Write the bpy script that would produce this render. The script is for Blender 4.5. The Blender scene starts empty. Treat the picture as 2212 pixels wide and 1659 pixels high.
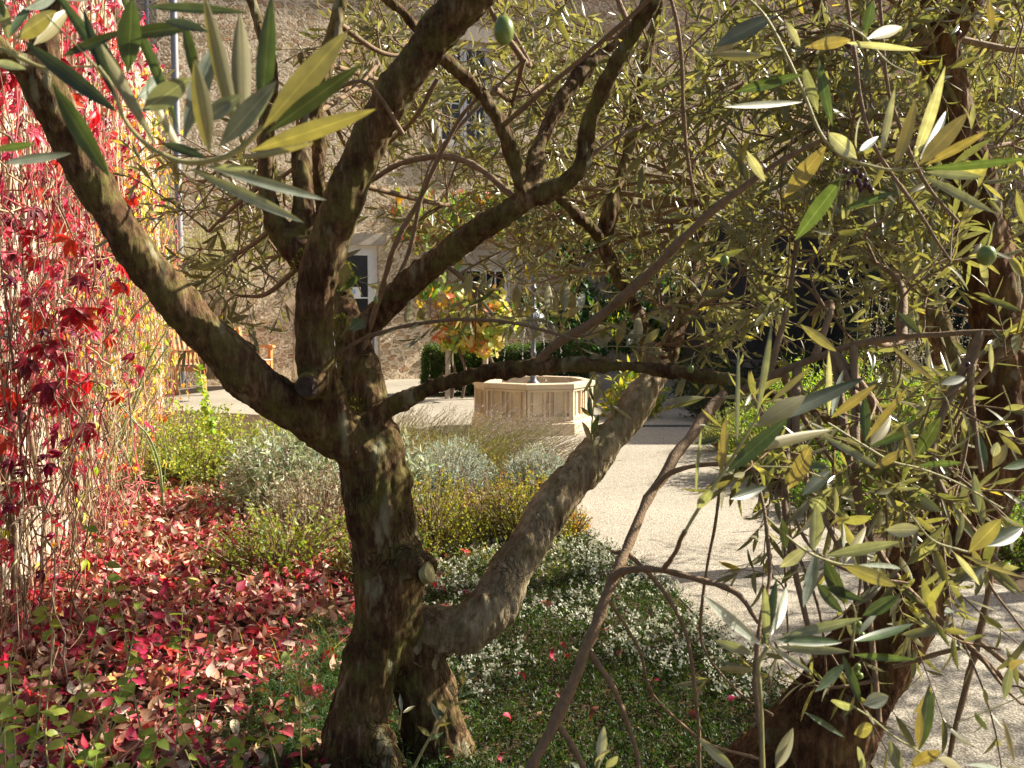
import bpy, math, random
import numpy as np
from mathutils import Vector, noise
R = math.radians
rng = np.random.default_rng(7)
S = bpy.context.scene
COL = S.collection

# ------------------------------------------------------------------ camera
CAMH = 1.30
FPX = 2150.0           # focal length measured in the units of a 2212 px wide picture
PITCH = math.atan2(829.5 - 660.0, FPX)
cam = bpy.data.cameras.new('camera')
camo = bpy.data.objects.new('camera', cam); COL.objects.link(camo)
camo.location = (0, 0, CAMH); camo.rotation_euler = (math.pi/2 - PITCH, 0, 0)
cam.sensor_width = 36; cam.lens = 36*FPX/2212; cam.clip_start = 0.05; cam.clip_end = 2000
cam.dof.use_dof = True; cam.dof.focus_distance = 4.0; cam.dof.aperture_fstop = 13
S.camera = camo
cp, sp_ = math.cos(PITCH), math.sin(PITCH)
def at(x, y, Y):
    """a point of the place seen at (x, y) and standing Y metres ahead"""
    a = (x-1106)/FPX; b = -(y-829.5)/FPX
    d = np.array([a, cp + b*sp_, -sp_ + b*cp])
    return np.array([0, 0, CAMH]) + d*(Y/d[1])
def gp(x, y):
    Y = CAMH*FPX/(y-660.0); return np.array([(x-1106)/FPX*Y, Y, 0.0])

# ------------------------------------------------------------------ tagging
def tag(o, label=None, cat=None, group=None, kind=None):
    if label: o['label'] = label
    if cat: o['category'] = cat
    if group: o['group'] = group
    if kind: o['kind'] = kind
    return o
def thing(name, label, cat, loc=(0,0,0), group=None):
    o = bpy.data.objects.new(name, None); COL.objects.link(o); o.location = loc
    o.empty_display_size = 0.1
    return tag(o, label, cat, group)
def adopt(o, parent):
    o.parent = parent
    o.matrix_parent_inverse.identity()
    o.location = -Vector(parent.location)
    return o

# ------------------------------------------------------------------ mesh accumulation
class Acc:
    def __init__(s): s.v=[]; s.f3=[]; s.f4=[]; s.c=[]; s.n=0
    def add(s, v, f, c=None):
        v = np.asarray(v, dtype=np.float64).reshape(-1,3)
        f = np.asarray(f, dtype=np.int64)
        if f.shape[1]==3: s.f3.append(f+s.n)
        else: s.f4.append(f+s.n)
        s.v.append(v); s.n += len(v)
        if c is None: c = (0.5,0.5,0.5)
        c = np.asarray(c, dtype=np.float64)
        if c.ndim==1: c = np.tile(c,(len(v),1))
        s.c.append(c)
    def build(s, name, mat, parent=None, smooth=True, tagkw=None):
        v = np.concatenate(s.v); c = np.concatenate(s.c)
        f4 = np.concatenate(s.f4) if s.f4 else np.zeros((0,4),int)
        f3 = np.concatenate(s.f3) if s.f3 else np.zeros((0,3),int)
        me = bpy.data.meshes.new(name)
        me.vertices.add(len(v)); me.vertices.foreach_set('co', v.astype(np.float32).ravel())
        nl = f4.size+f3.size; me.loops.add(nl)
        me.loops.foreach_set('vertex_index', np.concatenate([f4.ravel(), f3.ravel()]).astype(np.int32))
        npoly = len(f4)+len(f3); me.polygons.add(npoly)
        st = np.concatenate([np.arange(len(f4))*4, f4.size+np.arange(len(f3))*3]).astype(np.int32)
        me.polygons.foreach_set('loop_start', st)
        me.polygons.foreach_set('use_smooth', np.full(npoly, smooth))
        me.update(calc_edges=True)
        at_ = me.attributes.new('col','FLOAT_COLOR','POINT')
        at_.data.foreach_set('color', np.concatenate([c, np.ones((len(c),1))],1).astype(np.float32).ravel())
        me.materials.append(mat)
        o = bpy.data.objects.new(name, me); COL.objects.link(o)
        if parent is not None: adopt(o, parent)
        if tagkw: tag(o, **tagkw)
        return o

def unit(v): 
    v = np.asarray(v, float); return v/(np.linalg.norm(v, axis=-1, keepdims=True)+1e-9)
def catmull(p, step=6):
    p = np.asarray(p, float); q = np.vstack([2*p[0]-p[1], p, 2*p[-1]-p[-2]]); out=[]
    for i in range(1, len(q)-2):
        for k in range(step):
            t = k/step; a,b,c,d = q[i-1],q[i],q[i+1],q[i+2]
            out.append(.5*((2*b)+(-a+c)*t+(2*a-5*b+4*c-d)*t*t+(-a+3*b-3*c+d)*t**3))
    out.append(p[-1]); return np.array(out)
def tube(acc, pts, rad, sides=8, col=(.5,.5,.5), cap=True):
    pts = np.asarray(pts,float); n=len(pts); rad = np.broadcast_to(np.asarray(rad,float),(n,))
    T = unit(np.gradient(pts, axis=0))
    ref = np.array([0.13,0.21,0.97]) if abs(T[0][2])<.9 else np.array([1.,0.1,0.])
    N = unit(np.cross(T[0], ref)); fr=[]
    for i in range(n):
        N = unit(N - T[i]*np.dot(N,T[i])); fr.append(N)
    N = np.array(fr); B = np.cross(T,N)
    a = np.linspace(0,2*np.pi,sides,endpoint=False)
    v = pts[:,None]+rad[:,None,None]*(N[:,None]*np.cos(a)[None,:,None]+B[:,None]*np.sin(a)[None,:,None])
    i = np.arange(n-1)[:,None]*sides; j = np.arange(sides)[None]; k=(j+1)%sides
    f = np.stack([i+j, i+k, i+sides+k, i+sides+j],-1).reshape(-1,4)
    acc.add(v.reshape(-1,3), f, col)
    if cap:
        for e,flip in ((0,1),(n-1,0)):
            base = acc.n-n*sides+e*sides if e==0 else None
        v2 = np.vstack([v[0], pts[:1]]); f2 = np.array([[sides,(q+1)%sides,q] for q in range(sides)])
        acc.add(v2, f2, col)
        v3 = np.vstack([v[-1], pts[-1:]]); f3 = np.array([[sides,q,(q+1)%sides] for q in range(sides)])
        acc.add(v3, f3, col)
def box(acc, lo, hi, col=(.5,.5,.5), M=None):
    x0,y0,z0 = lo; x1,y1,z1 = hi
    v = np.array([[x0,y0,z0],[x1,y0,z0],[x1,y1,z0],[x0,y1,z0],[x0,y0,z1],[x1,y0,z1],[x1,y1,z1],[x0,y1,z1]],float)
    if M is not None: v = M(v)
    acc.add(v, [[0,3,2,1],[4,5,6,7],[0,1,5,4],[1,2,6,5],[2,3,7,6],[3,0,4,7]], col)
def lathe(acc, prof, cx, cy, sides=20, col=(.5,.5,.5), rot=0.0):
    prof = np.asarray(prof,float); n=len(prof); a=np.linspace(0,2*np.pi,sides,endpoint=False)+rot
    v = np.stack([cx+prof[:,0:1]*np.cos(a), cy+prof[:,0:1]*np.sin(a), np.repeat(prof[:,1:2],sides,1)],-1)
    i = np.arange(n-1)[:,None]*sides; j=np.arange(sides)[None]; k=(j+1)%sides
    acc.add(v.reshape(-1,3), np.stack([i+j,i+k,i+sides+k,i+sides+j],-1).reshape(-1,4), col)

# ------------------------------------------------------------------ blades (leaves)
def blade_tpl(prof, nseg, fold=0.25):
    v=[]; 
    for i in range(nseg+1):
        t=i/nseg; w=prof(t)*.5
        v += [(-w,t,fold*w),(0,t,0),(w,t,fold*w)]
    f=[]
    for i in range(nseg):
        a=3*i; f += [(a,a+1,a+4,a+3),(a+1,a+2,a+5,a+4)]
    return np.array(v), np.array(f)
olive_p = lambda t: max(.05, (math.sin(math.pi*min(1,max(0,(t-.04)/.96))**.92)**.8)) if t<1 else .02
ovate_p = lambda t: max(.04, math.sin(math.pi*t**.7)**.9) if t<1 else .02
acum_p  = lambda t: .04 if t==0 else (0.02 if t>=1 else max(.03,(math.sin(math.pi*t**.8)**1.15)*(1-.25*t)))
T_OL6 = blade_tpl(olive_p, 6, .35); T_OL4 = blade_tpl(olive_p, 4, .35); T_OL2 = blade_tpl(olive_p, 3, .3)
def rib_tpl(prof, nseg, fold):
    v=[];f=[]
    for i in range(nseg+1):
        t=i/nseg; w=prof(t)*.5; r=min(.028,w*.6)
        for x,z in ((-w,fold*w),(-w*.55,fold*w*.42),(-r,.03*w),(0,.022),(r,.03*w),(w*.55,fold*w*.42),(w,fold*w)): v.append((x,t,z))
    for i in range(nseg):
        for k in range(6): a=7*i+k; f.append((a,a+1,a+8,a+7))
    return np.array(v), np.array(f)
T_OL12 = rib_tpl(olive_p, 12, .3)
T_OV = blade_tpl(ovate_p, 4, .3); T_AC = blade_tpl(acum_p, 5, .4); T_TINY = blade_tpl(lambda t: [.2,1,.1][int(round(t*2))], 2, .3)
def lobed_tpl():
    # a vine leaf: five toothed lobes, as a fan of quads around the base point
    ang = np.linspace(-2.75, 2.75, 25); v=[(0,0,0)]
    for i,a in enumerate(ang):
        r = .62+.30*math.cos(a*2.4)*math.cos(a*.35)+(.05 if i%2 else -.04)
        v.append((math.sin(a)*r, .35+math.cos(a)*r*.8, .10*abs(math.sin(a*2.4))))
    v.append((0,.35,0)); c=len(v)-1
    f=[(c,i,i+1) for i in range(1,25)]
    return np.array(v), np.array(f)
T_LOBE = lobed_tpl()
class Leaves:
    def __init__(s): s.P=[];s.D=[];s.N=[];s.L=[];s.W=[];s.K=[];s.C=[]
    def one(s,p,d,n,l,w,k,c): s.P.append(p);s.D.append(d);s.N.append(n);s.L.append(l);s.W.append(w);s.K.append(k);s.C.append(c)
    def many(s,P,D,N,L,W,K,C):
        for a,b in ((s.P,P),(s.D,D),(s.N,N),(s.L,L),(s.W,W),(s.K,K),(s.C,C)): a.extend(list(b))
    def emit(s, acc, tpl):
        if not s.P: return
        v,f = tpl; P=np.array(s.P);D=unit(np.array(s.D));N=np.array(s.N)
        N = unit(N - D*np.sum(N*D,1,keepdims=True)); Sx=np.cross(D,N)
        L=np.array(s.L)[:,None];W=np.array(s.W)[:,None];K=np.array(s.K)[:,None];C=np.array(s.C)
        x,y,z = v[:,0][None],v[:,1][None],v[:,2][None]
        th = K*y; 
        with np.errstate(all='ignore'):
            yy = np.where(np.abs(K)>1e-3, np.sin(th)/K, y); zz = np.where(np.abs(K)>1e-3, -(1-np.cos(th))/K, 0)
        # the cross fold tilts with the bend
        a = (x*W)[...,None]*Sx[:,None] + (L*yy + np.sin(th)*z*W)[...,None]*D[:,None] + (L*zz + np.cos(th)*z*W)[...,None]*N[:,None]
        V = P[:,None]+a; n=len(P); k=v.shape[0]
        F = (f[None]+ (np.arange(n)*k)[:,None,None]).reshape(-1,f.shape[1])
        CC=np.repeat(C,k,0)
        if k==91: CC=CC*np.tile(np.where(np.arange(91)%7==3,1.9,1.0),n)[:,None]+np.tile(np.where(np.arange(91)%7==3,.05,0.),n)[:,None]
        acc.add(V.reshape(-1,3), F, CC)
def pick(pal, n, jit=.15, w=None):
    pal=np.array(pal,float); i=rng.choice(len(pal), n, p=None if w is None else np.array(w)/sum(w))
    return np.clip(pal[i]*(1+rng.normal(0,jit,(n,1)))*(1+rng.normal(0,jit*.4,(n,3))),0.003,.95)
def rdir(n, up=0.0):
    d = rng.normal(0,1,(n,3)); d = unit(d); d[:,2]+=up; return unit(d)

# ------------------------------------------------------------------ materials
def newmat(name):
    m = bpy.data.materials.new(name); m.use_nodes=True; nt=m.node_tree
    for n in list(nt.nodes): nt.nodes.remove(n)
    out = nt.nodes.new('ShaderNodeOutputMaterial'); return m, nt, out
def N(nt, t, **k):
    n = nt.nodes.new(t)
    for a,b in k.items():
        if a.startswith('i_'): n.inputs[a[2:].replace('_',' ')].default_value = b
        else: setattr(n,a,b)
    return n
def lk(nt,a,b): nt.links.new(a,b)
def ramp(nt, fac, stops, interp='LINEAR'):
    r = nt.nodes.new('ShaderNodeValToRGB'); r.color_ramp.interpolation=interp
    e=r.color_ramp.elements
    while len(e)<len(stops): e.new(.5)
    for k,(p,c) in enumerate(stops):
        e[k].position=p; e[k].color=(*c,1) if len(c)==3 else c
    if fac is not None: lk(nt,fac,r.inputs[0])
    return r
def mix(nt, fac, a, b, typ='MIX'):
    m = nt.nodes.new('ShaderNodeMix'); m.data_type='RGBA'; m.blend_type=typ
    for s,v in ((0,fac),(6,a),(7,b)):
        if isinstance(v,(int,float)): m.inputs[s].default_value=v
        elif isinstance(v,tuple): m.inputs[s].default_value=(*v,1)
        else: lk(nt,v,m.inputs[s])
    return m.outputs[2]
def leafmat(name, trans=.35, rough=.4, under=None, underf=.7, tcol=(1.6,1.5,.5), spec=.5, sc=60):
    m,nt,out = newmat(name)
    a = N(nt,'ShaderNodeAttribute',attribute_name='col')
    tc = N(nt,'ShaderNodeTexCoord'); no = N(nt,'ShaderNodeTexNoise'); no.inputs['Scale'].default_value=sc; no.inputs['Detail'].default_value=3
    lk(nt,tc.outputs['Object'],no.inputs['Vector'])
    v = ramp(nt,no.outputs[0],[(.3,(.72,.72,.72)),(.7,(1.2,1.2,1.2))])
    base = mix(nt,1.0,a.outputs['Color'],v.outputs[0],'MULTIPLY')
    if under:
        g = N(nt,'ShaderNodeNewGeometry')
        mm = N(nt,'ShaderNodeMath',operation='MULTIPLY'); mm.inputs[1].default_value=underf
        lk(nt,g.outputs['Backfacing'],mm.inputs[0])
        surf = mix(nt,mm.outputs[0],base,under)
    else: surf=base
    p = N(nt,'ShaderNodeBsdfPrincipled'); lk(nt,surf,p.inputs['Base Color'])
    p.inputs['Roughness'].default_value=rough; p.inputs['Specular IOR Level'].default_value=spec
    t = N(nt,'ShaderNodeBsdfTranslucent'); lk(nt, mix(nt,1.0,base,tuple(tcol),'MULTIPLY'), t.inputs['Color'])
    ms = N(nt,'ShaderNodeMixShader'); ms.inputs[0].default_value=trans
    lk(nt,p.outputs[0],ms.inputs[1]); lk(nt,t.outputs[0],ms.inputs[2]); lk(nt,ms.outputs[0],out.inputs[0])
    return m
def plainmat(name, col, rough=.6, var=.25, scale=20, bump=.2, bs=60, metal=0.0, attr=False, spec=.5):
    m,nt,out = newmat(name); tc=N(nt,'ShaderNodeTexCoord')
    no=N(nt,'ShaderNodeTexNoise'); no.inputs['Scale'].default_value=scale; no.inputs['Detail'].default_value=6; lk(nt,tc.outputs['Object'],no.inputs['Vector'])
    v=ramp(nt,no.outputs[0],[(.25,(1-var,)*3),(.75,(1+var,)*3)])
    if attr:
        a=N(nt,'ShaderNodeAttribute',attribute_name='col'); c=mix(nt,1.0,a.outputs['Color'],v.outputs[0],'MULTIPLY')
    else: c=mix(nt,1.0,tuple(col),v.outputs[0],'MULTIPLY')
    p=N(nt,'ShaderNodeBsdfPrincipled'); lk(nt,c,p.inputs['Base Color']); p.inputs['Roughness'].default_value=rough; p.inputs['Metallic'].default_value=metal
    p.inputs['Specular IOR Level'].default_value=spec
    n2=N(nt,'ShaderNodeTexNoise'); n2.inputs['Scale'].default_value=bs; n2.inputs['Detail'].default_value=5; lk(nt,tc.outputs['Object'],n2.inputs['Vector'])
    b=N(nt,'ShaderNodeBump'); b.inputs['Strength'].default_value=bump; b.inputs['Distance'].default_value=.01; lk(nt,n2.outputs[0],b.inputs['Height']); lk(nt,b.outputs[0],p.inputs['Normal'])
    lk(nt,p.outputs[0],out.inputs[0]); return m
class _P: pass
def barkmat(name, base=((.05,.032,.018),(.16,.115,.065),(.36,.30,.20)), moss=.5, rough_b=1.0, scale=1.0, crack=.7):
    m,nt,out=newmat(name); tc=N(nt,'ShaderNodeTexCoord'); mp=N(nt,'ShaderNodeMapping'); mp.inputs['Scale'].default_value=(1,1,.28)
    lk(nt,tc.outputs['Object'],mp.inputs[0])
    n0=N(nt,'ShaderNodeTexNoise'); n0.inputs['Scale'].default_value=6; n0.inputs['Detail'].default_value=4; lk(nt,tc.outputs['Object'],n0.inputs['Vector'])
    vadd=N(nt,'ShaderNodeVectorMath',operation='MULTIPLY_ADD'); lk(nt,n0.outputs['Color'],vadd.inputs[0]); vadd.inputs[1].default_value=(.11,.11,.11); lk(nt,mp.outputs[0],vadd.inputs[2])
    vo=N(nt,'ShaderNodeTexVoronoi',feature='DISTANCE_TO_EDGE'); vo.inputs['Scale'].default_value=75*scale; lk(nt,vadd.outputs[0],vo.inputs['Vector'])
    nc=N(nt,'ShaderNodeTexNoise'); nc.inputs['Scale'].default_value=7; nc.inputs['Detail'].default_value=3; lk(nt,tc.outputs['Object'],nc.inputs['Vector'])
    cm0=ramp(nt,nc.outputs[0],[(.42,(0,0,0)),(.62,(crack,)*3)])
    sx=N(nt,'ShaderNodeSeparateXYZ'); gg=N(nt,'ShaderNodeNewGeometry'); lk(nt,gg.outputs['Position'],sx.inputs[0]); zr=ramp(nt,sx.outputs[2],[(.78,(1,1,1)),(1.0,(.06,.06,.06))])
    cm=_P(); cm.outputs=[mix(nt,1.0,cm0.outputs[0],zr.outputs[0],'MULTIPLY')]
    cr0=ramp(nt,vo.outputs['Distance'],[(0,(0,0,0)),(.10,(1,1,1))]); 
    class _o: pass
    cr=_o(); cr.outputs=[mix(nt,cm.outputs[0],(1,1,1),cr0.outputs[0])]
    n1=N(nt,'ShaderNodeTexNoise'); n1.inputs['Scale'].default_value=58; n1.inputs['Detail'].default_value=10; n1.inputs['Roughness'].default_value=.7; lk(nt,mp.outputs[0],n1.inputs['Vector'])
    c=ramp(nt,n1.outputs[0],[(.3,base[0]),(.5,base[1]),(.72,base[2])])
    n2=N(nt,'ShaderNodeTexNoise'); n2.inputs['Scale'].default_value=4.5; n2.inputs['Detail'].default_value=6; n2.inputs['Roughness'].default_value=.65; lk(nt,tc.outputs['Object'],n2.inputs['Vector'])
    big=ramp(nt,n2.outputs[0],[(.38,(.55,.45,.38)),(.62,(1.25,1.2,1.1))])
    c1=mix(nt,1.0,c.outputs[0],big.outputs[0],'MULTIPLY')
    n3=N(nt,'ShaderNodeTexNoise'); n3.inputs['Scale'].default_value=11; n3.inputs['Detail'].default_value=8; n3.inputs['Roughness'].default_value=.75; lk(nt,tc.outputs['Object'],n3.inputs['Vector'])
    ms=ramp(nt,n3.outputs[0],[(.60-.18*moss,(0,0,0)),(.76-.14*moss,(moss,)*3)])
    c2=mix(nt,ms.outputs[0],c1,(.15,.145,.035))
    n4=N(nt,'ShaderNodeTexNoise'); n4.inputs['Scale'].default_value=19; n4.inputs['Detail'].default_value=7;
    lk(nt,mp.outputs[0],n4.inputs['Vector'])
    li=ramp(nt,n4.outputs[0],[(.60,(0,0,0)),(.68,(.6,.6,.6))]); c3=mix(nt,li.outputs[0],c2,(.36,.35,.22))
    c4=mix(nt,mix(nt,1.0,cr.outputs[0],(1,1,1),'MULTIPLY'),mix(nt,1.0,c3,(.42,.38,.34),'MULTIPLY'),c3)
    p=N(nt,'ShaderNodeBsdfPrincipled'); lk(nt,c4,p.inputs['Base Color']); p.inputs['Roughness'].default_value=.9; p.inputs['Specular IOR Level'].default_value=.25
    h=N(nt,'ShaderNodeMath',operation='MULTIPLY_ADD'); lk(nt,cr.outputs[0],h.inputs[0]); h.inputs[1].default_value=.55; lk(nt,n1.outputs[0],h.inputs[2])
    b=N(nt,'ShaderNodeBump'); b.inputs['Strength'].default_value=1.0*rough_b; b.inputs['Distance'].default_value=.011; lk(nt,h.outputs[0],b.inputs['Height'])
    lk(nt,b.outputs[0],p.inputs['Normal']); lk(nt,p.outputs[0],out.inputs[0]); return m
def rubblemat(name, cols, mortar, scale=3.2, plaster=.5, bump=1.0):
    m,nt,out=newmat(name); tc=N(nt,'ShaderNodeTexCoord'); mp=N(nt,'ShaderNodeMapping'); mp.inputs['Scale'].default_value=(1,1,1.7); lk(nt,tc.outputs['Object'],mp.inputs[0])
    n0=N(nt,'ShaderNodeTexNoise'); n0.inputs['Scale'].default_value=5; n0.inputs['Detail'].default_value=4; lk(nt,tc.outputs['Object'],n0.inputs['Vector'])
    va=N(nt,'ShaderNodeVectorMath',operation='MULTIPLY_ADD'); lk(nt,n0.outputs['Color'],va.inputs[0]); va.inputs[1].default_value=(.30,.30,.26); lk(nt,mp.outputs[0],va.inputs[2])
    d=N(nt,'ShaderNodeTexVoronoi',feature='DISTANCE_TO_EDGE'); d.inputs['Scale'].default_value=scale; lk(nt,va.outputs[0],d.inputs['Vector'])
    f=N(nt,'ShaderNodeTexVoronoi',feature='F1'); f.inputs['Scale'].default_value=scale; lk(nt,va.outputs[0],f.inputs['Vector'])
    sep=N(nt,'ShaderNodeSeparateColor'); lk(nt,f.outputs['Color'],sep.inputs[0])
    k=len(cols); c=ramp(nt,sep.outputs[0],[(i/k,cols[i]) for i in range(k)],'CONSTANT')
    n1=N(nt,'ShaderNodeTexNoise'); n1.inputs['Scale'].default_value=30; n1.inputs['Detail'].default_value=8; lk(nt,tc.outputs['Object'],n1.inputs['Vector'])
    v=ramp(nt,n1.outputs[0],[(.3,(.7,.7,.7)),(.7,(1.25,1.25,1.25))]); c1=mix(nt,1.0,c.outputs[0],v.outputs[0],'MULTIPLY')
    n2=N(nt,'ShaderNodeTexNoise'); n2.inputs['Scale'].default_value=1.4; n2.inputs['Detail'].default_value=7; n2.inputs['Roughness'].default_value=.6; lk(nt,tc.outputs['Object'],n2.inputs['Vector'])
    # where mortar or old plaster covers the stones
    th=N(nt,'ShaderNodeMath',operation='MULTIPLY_ADD'); lk(nt,n2.outputs[0],th.inputs[0]); th.inputs[1].default_value=.55*plaster; th.inputs[2].default_value=-.17*plaster
    t2=N(nt,'ShaderNodeMath',operation='MULTIPLY_ADD'); lk(nt,n1.outputs[0],t2.inputs[0]); t2.inputs[1].default_value=.30; lk(nt,th.outputs[0],t2.inputs[2])
    t3=N(nt,'ShaderNodeMath',operation='SUBTRACT'); lk(nt,t2.outputs[0],t3.inputs[0]); t3.inputs[1].default_value=.13
    sb=N(nt,'ShaderNodeMath',operation='SUBTRACT'); lk(nt,d.outputs['Distance'],sb.inputs[0]); lk(nt,t3.outputs[0],sb.inputs[1])
    e=ramp(nt,sb.outputs[0],[(.0,(0,0,0)),(.06,(1,1,1))])
    mo=mix(nt,1.0,tuple(mortar),v.outputs[0],'MULTIPLY')
    c2=mix(nt,e.outputs[0],mo,c1)
    p=N(nt,'ShaderNodeBsdfPrincipled'); lk(nt,c2,p.inputs['Base Color']); p.inputs['Roughness'].default_value=.92; p.inputs['Specular IOR Level'].default_value=.2
    h=N(nt,'ShaderNodeMath',operation='MULTIPLY_ADD'); lk(nt,n1.outputs[0],h.inputs[0]); h.inputs[1].default_value=.4; lk(nt,e.outputs[0],h.inputs[2])
    b=N(nt,'ShaderNodeBump'); b.inputs['Strength'].default_value=bump; b.inputs['Distance'].default_value=.04; lk(nt,h.outputs[0],b.inputs['Height'])
    lk(nt,b.outputs[0],p.inputs['Normal']); lk(nt,p.outputs[0],out.inputs[0]); return m
def gravelmat(name, cols, scale=90, big=.9):
    m,nt,out=newmat(name); tc=N(nt,'ShaderNodeTexCoord')
    f=N(nt,'ShaderNodeTexVoronoi',feature='F1'); f.inputs['Scale'].default_value=scale; lk(nt,tc.outputs['Object'],f.inputs['Vector'])
    sep=N(nt,'ShaderNodeSeparateColor'); lk(nt,f.outputs['Color'],sep.inputs[0])
    k=len(cols); c=ramp(nt,sep.outputs[1],[(i/k,cols[i]) for i in range(k)],'CONSTANT')
    n2=N(nt,'ShaderNodeTexNoise'); n2.inputs['Scale'].default_value=big; n2.inputs['Detail'].default_value=6; lk(nt,tc.outputs['Object'],n2.inputs['Vector'])
    v=ramp(nt,n2.outputs[0],[(.3,(.85,.84,.82)),(.7,(1.1,1.1,1.1))]); c1=mix(nt,1.0,c.outputs[0],v.outputs[0],'MULTIPLY')
    ed=ramp(nt,f.outputs['Distance'],[(.25,(1,1,1)),(.75,(.45,.43,.4))]); c2=mix(nt,.8,c1,ed.outputs[0],'MULTIPLY')
    p=N(nt,'ShaderNodeBsdfPrincipled'); lk(nt,c2,p.inputs['Base Color']); p.inputs['Roughness'].default_value=.85; p.inputs['Specular IOR Level'].default_value=.3
    b=N(nt,'ShaderNodeBump'); b.invert=True; b.inputs['Strength'].default_value=.45; b.inputs['Distance'].default_value=.008; lk(nt,f.outputs['Distance'],b.inputs['Height'])
    lk(nt,b.outputs[0],p.inputs['Normal']); lk(nt,p.outputs[0],out.inputs[0]); return m

M = {}
M['olive'] = leafmat('olive_leaf', .50, .32, under=(.34,.32,.18), underf=.7, tcol=(1.75,1.62,.70), spec=.9)
M['olive_near'] = leafmat('olive_leaf_near', .34, .38, under=(.33,.31,.17), underf=.75, tcol=(1.6,1.4,.5), spec=.6)
M['leaf'] = leafmat('soft_leaf', .40, .5, tcol=(1.8,1.7,.6), spec=.4)
M['redleaf'] = leafmat('red_leaf', .38, .42, under=(.45,.12,.14), underf=.45, tcol=(1.5,.5,.8), spec=.45, sc=90)
M['litter'] = leafmat('fallen_leaf', .12, .6, under=(.50,.30,.25), underf=.55, tcol=(1.4,.8,.6), spec=.3, sc=70)
M['silver'] = leafmat('silver_leaf', .25, .7, tcol=(1.1,1.1,.8), spec=.2)
M['bark'] = barkmat('olive_bark', base=((.024,.013,.007),(.105,.060,.030),(.32,.24,.14)), moss=.8, crack=1.0)
M['bark_red'] = barkmat('olive_bark_russet', base=((.028,.013,.006),(.125,.060,.026),(.28,.17,.08)), moss=.5, crack=.9)
M['bark_pale_lit'] = barkmat('olive_bark_pale_lit', base=((.12,.09,.055),(.36,.31,.21),(.60,.55,.43)), moss=.7, crack=.8)  # pale mottled bark, lightened further to stand for sun on the leaning stem
M['twig'] = plainmat('twig_bark', (.20,.13,.07), .8, .3, 60, .4, 200)
M['shoot'] = plainmat('green_shoot', (.32,.30,.12), .6, .2, 60, .1, 200)
M['stem'] = plainmat('stems', (.3,.2,.1), .8, .3, 40, .2, 120, attr=True)
M['rubble'] = rubblemat('house_rubble', [(.50,.37,.22),(.44,.28,.17),(.56,.44,.28),(.40,.30,.19),(.52,.38,.24),(.58,.48,.34),(.45,.33,.21)], (.66,.55,.40), 5.6, .9)
M['rubble2'] = rubblemat('garden_wall_rubble', [(.45,.38,.29),(.38,.29,.21),(.52,.45,.36),(.33,.27,.2)], (.60,.52,.41), 3.2, .5)
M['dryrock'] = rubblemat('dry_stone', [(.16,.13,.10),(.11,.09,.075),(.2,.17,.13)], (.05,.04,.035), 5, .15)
M['gravel'] = gravelmat('pale_exposed_aggregate', [(.45,.415,.35),(.37,.34,.28),(.52,.49,.42),(.43,.40,.33),(.48,.45,.38),(.32,.29,.24)], 125)
M['soil'] = plainmat('garden_soil', (.075,.05,.032), .95, .5, 14, .9, 45, spec=.1)
M['lime'] = plainmat('fountain_limestone', (.60,.49,.35), .8, .22, 5, .35, 60)
M['ash'] = plainmat('window_stone', (.42,.37,.30), .8, .2, 9, .3, 60)
M['paint'] = plainmat('pale_blue_paint', (.72,.75,.76), .5, .06, 12, .1, 60)
M['iron'] = plainmat('painted_iron', (.12,.13,.15), .45, .25, 30, .25, 120, metal=.4)
M['zinc'] = plainmat('zinc_pipe', (.33,.34,.38), .45, .15, 8, .1, 60, metal=.3)
M['wood'] = plainmat('orange_teak', (.62,.25,.075), .55, .3, 14, .2, 70)
M['greywood'] = plainmat('weathered_wood', (.42,.36,.29), .75, .25, 14, .3, 70)
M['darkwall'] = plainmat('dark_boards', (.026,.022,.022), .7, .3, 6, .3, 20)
M['tile'] = plainmat('roof_tile', (.35,.16,.09), .8, .35, 5, .5, 20)
M['moss'] = plainmat('moss', (.10,.10,.02), .95, .5, 60, 1.0, 150, spec=.1)
M['fruit'] = plainmat('green_olive_skin', (.15,.21,.045), .3, .15, 30, .03, 90)
M['berry'] = plainmat('dark_berry_skin', (.045,.008,.02), .3, .3, 30, .03, 90)
M['cutwood'] = plainmat('cut_wood', (.30,.27,.12), .8, .3, 40, .5, 90)
m,nt,out=newmat('window_glass'); p=N(nt,'ShaderNodeBsdfPrincipled'); p.inputs['Base Color'].default_value=(.02,.024,.03,1); p.inputs['Roughness'].default_value=.06; lk(nt,p.outputs[0],out.inputs[0]); M['glass']=m
m,nt,out=newmat('water'); p=N(nt,'ShaderNodeBsdfPrincipled'); p.inputs['Base Color'].default_value=(.55,.5,.4,1); p.inputs['Roughness'].default_value=.06; p.inputs['Transmission Weight'].default_value=.85; p.inputs['IOR'].default_value=1.33
no=N(nt,'ShaderNodeTexNoise'); no.inputs['Scale'].default_value=14; no.inputs['Detail'].default_value=4; b=N(nt,'ShaderNodeBump'); b.inputs['Strength'].default_value=.6; b.inputs['Distance'].default_value=.02
lk(nt,no.outputs[0],b.inputs['Height']); lk(nt,b.outputs[0],p.inputs['Normal']); lk(nt,p.outputs[0],out.inputs[0]); M['water']=m
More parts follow.
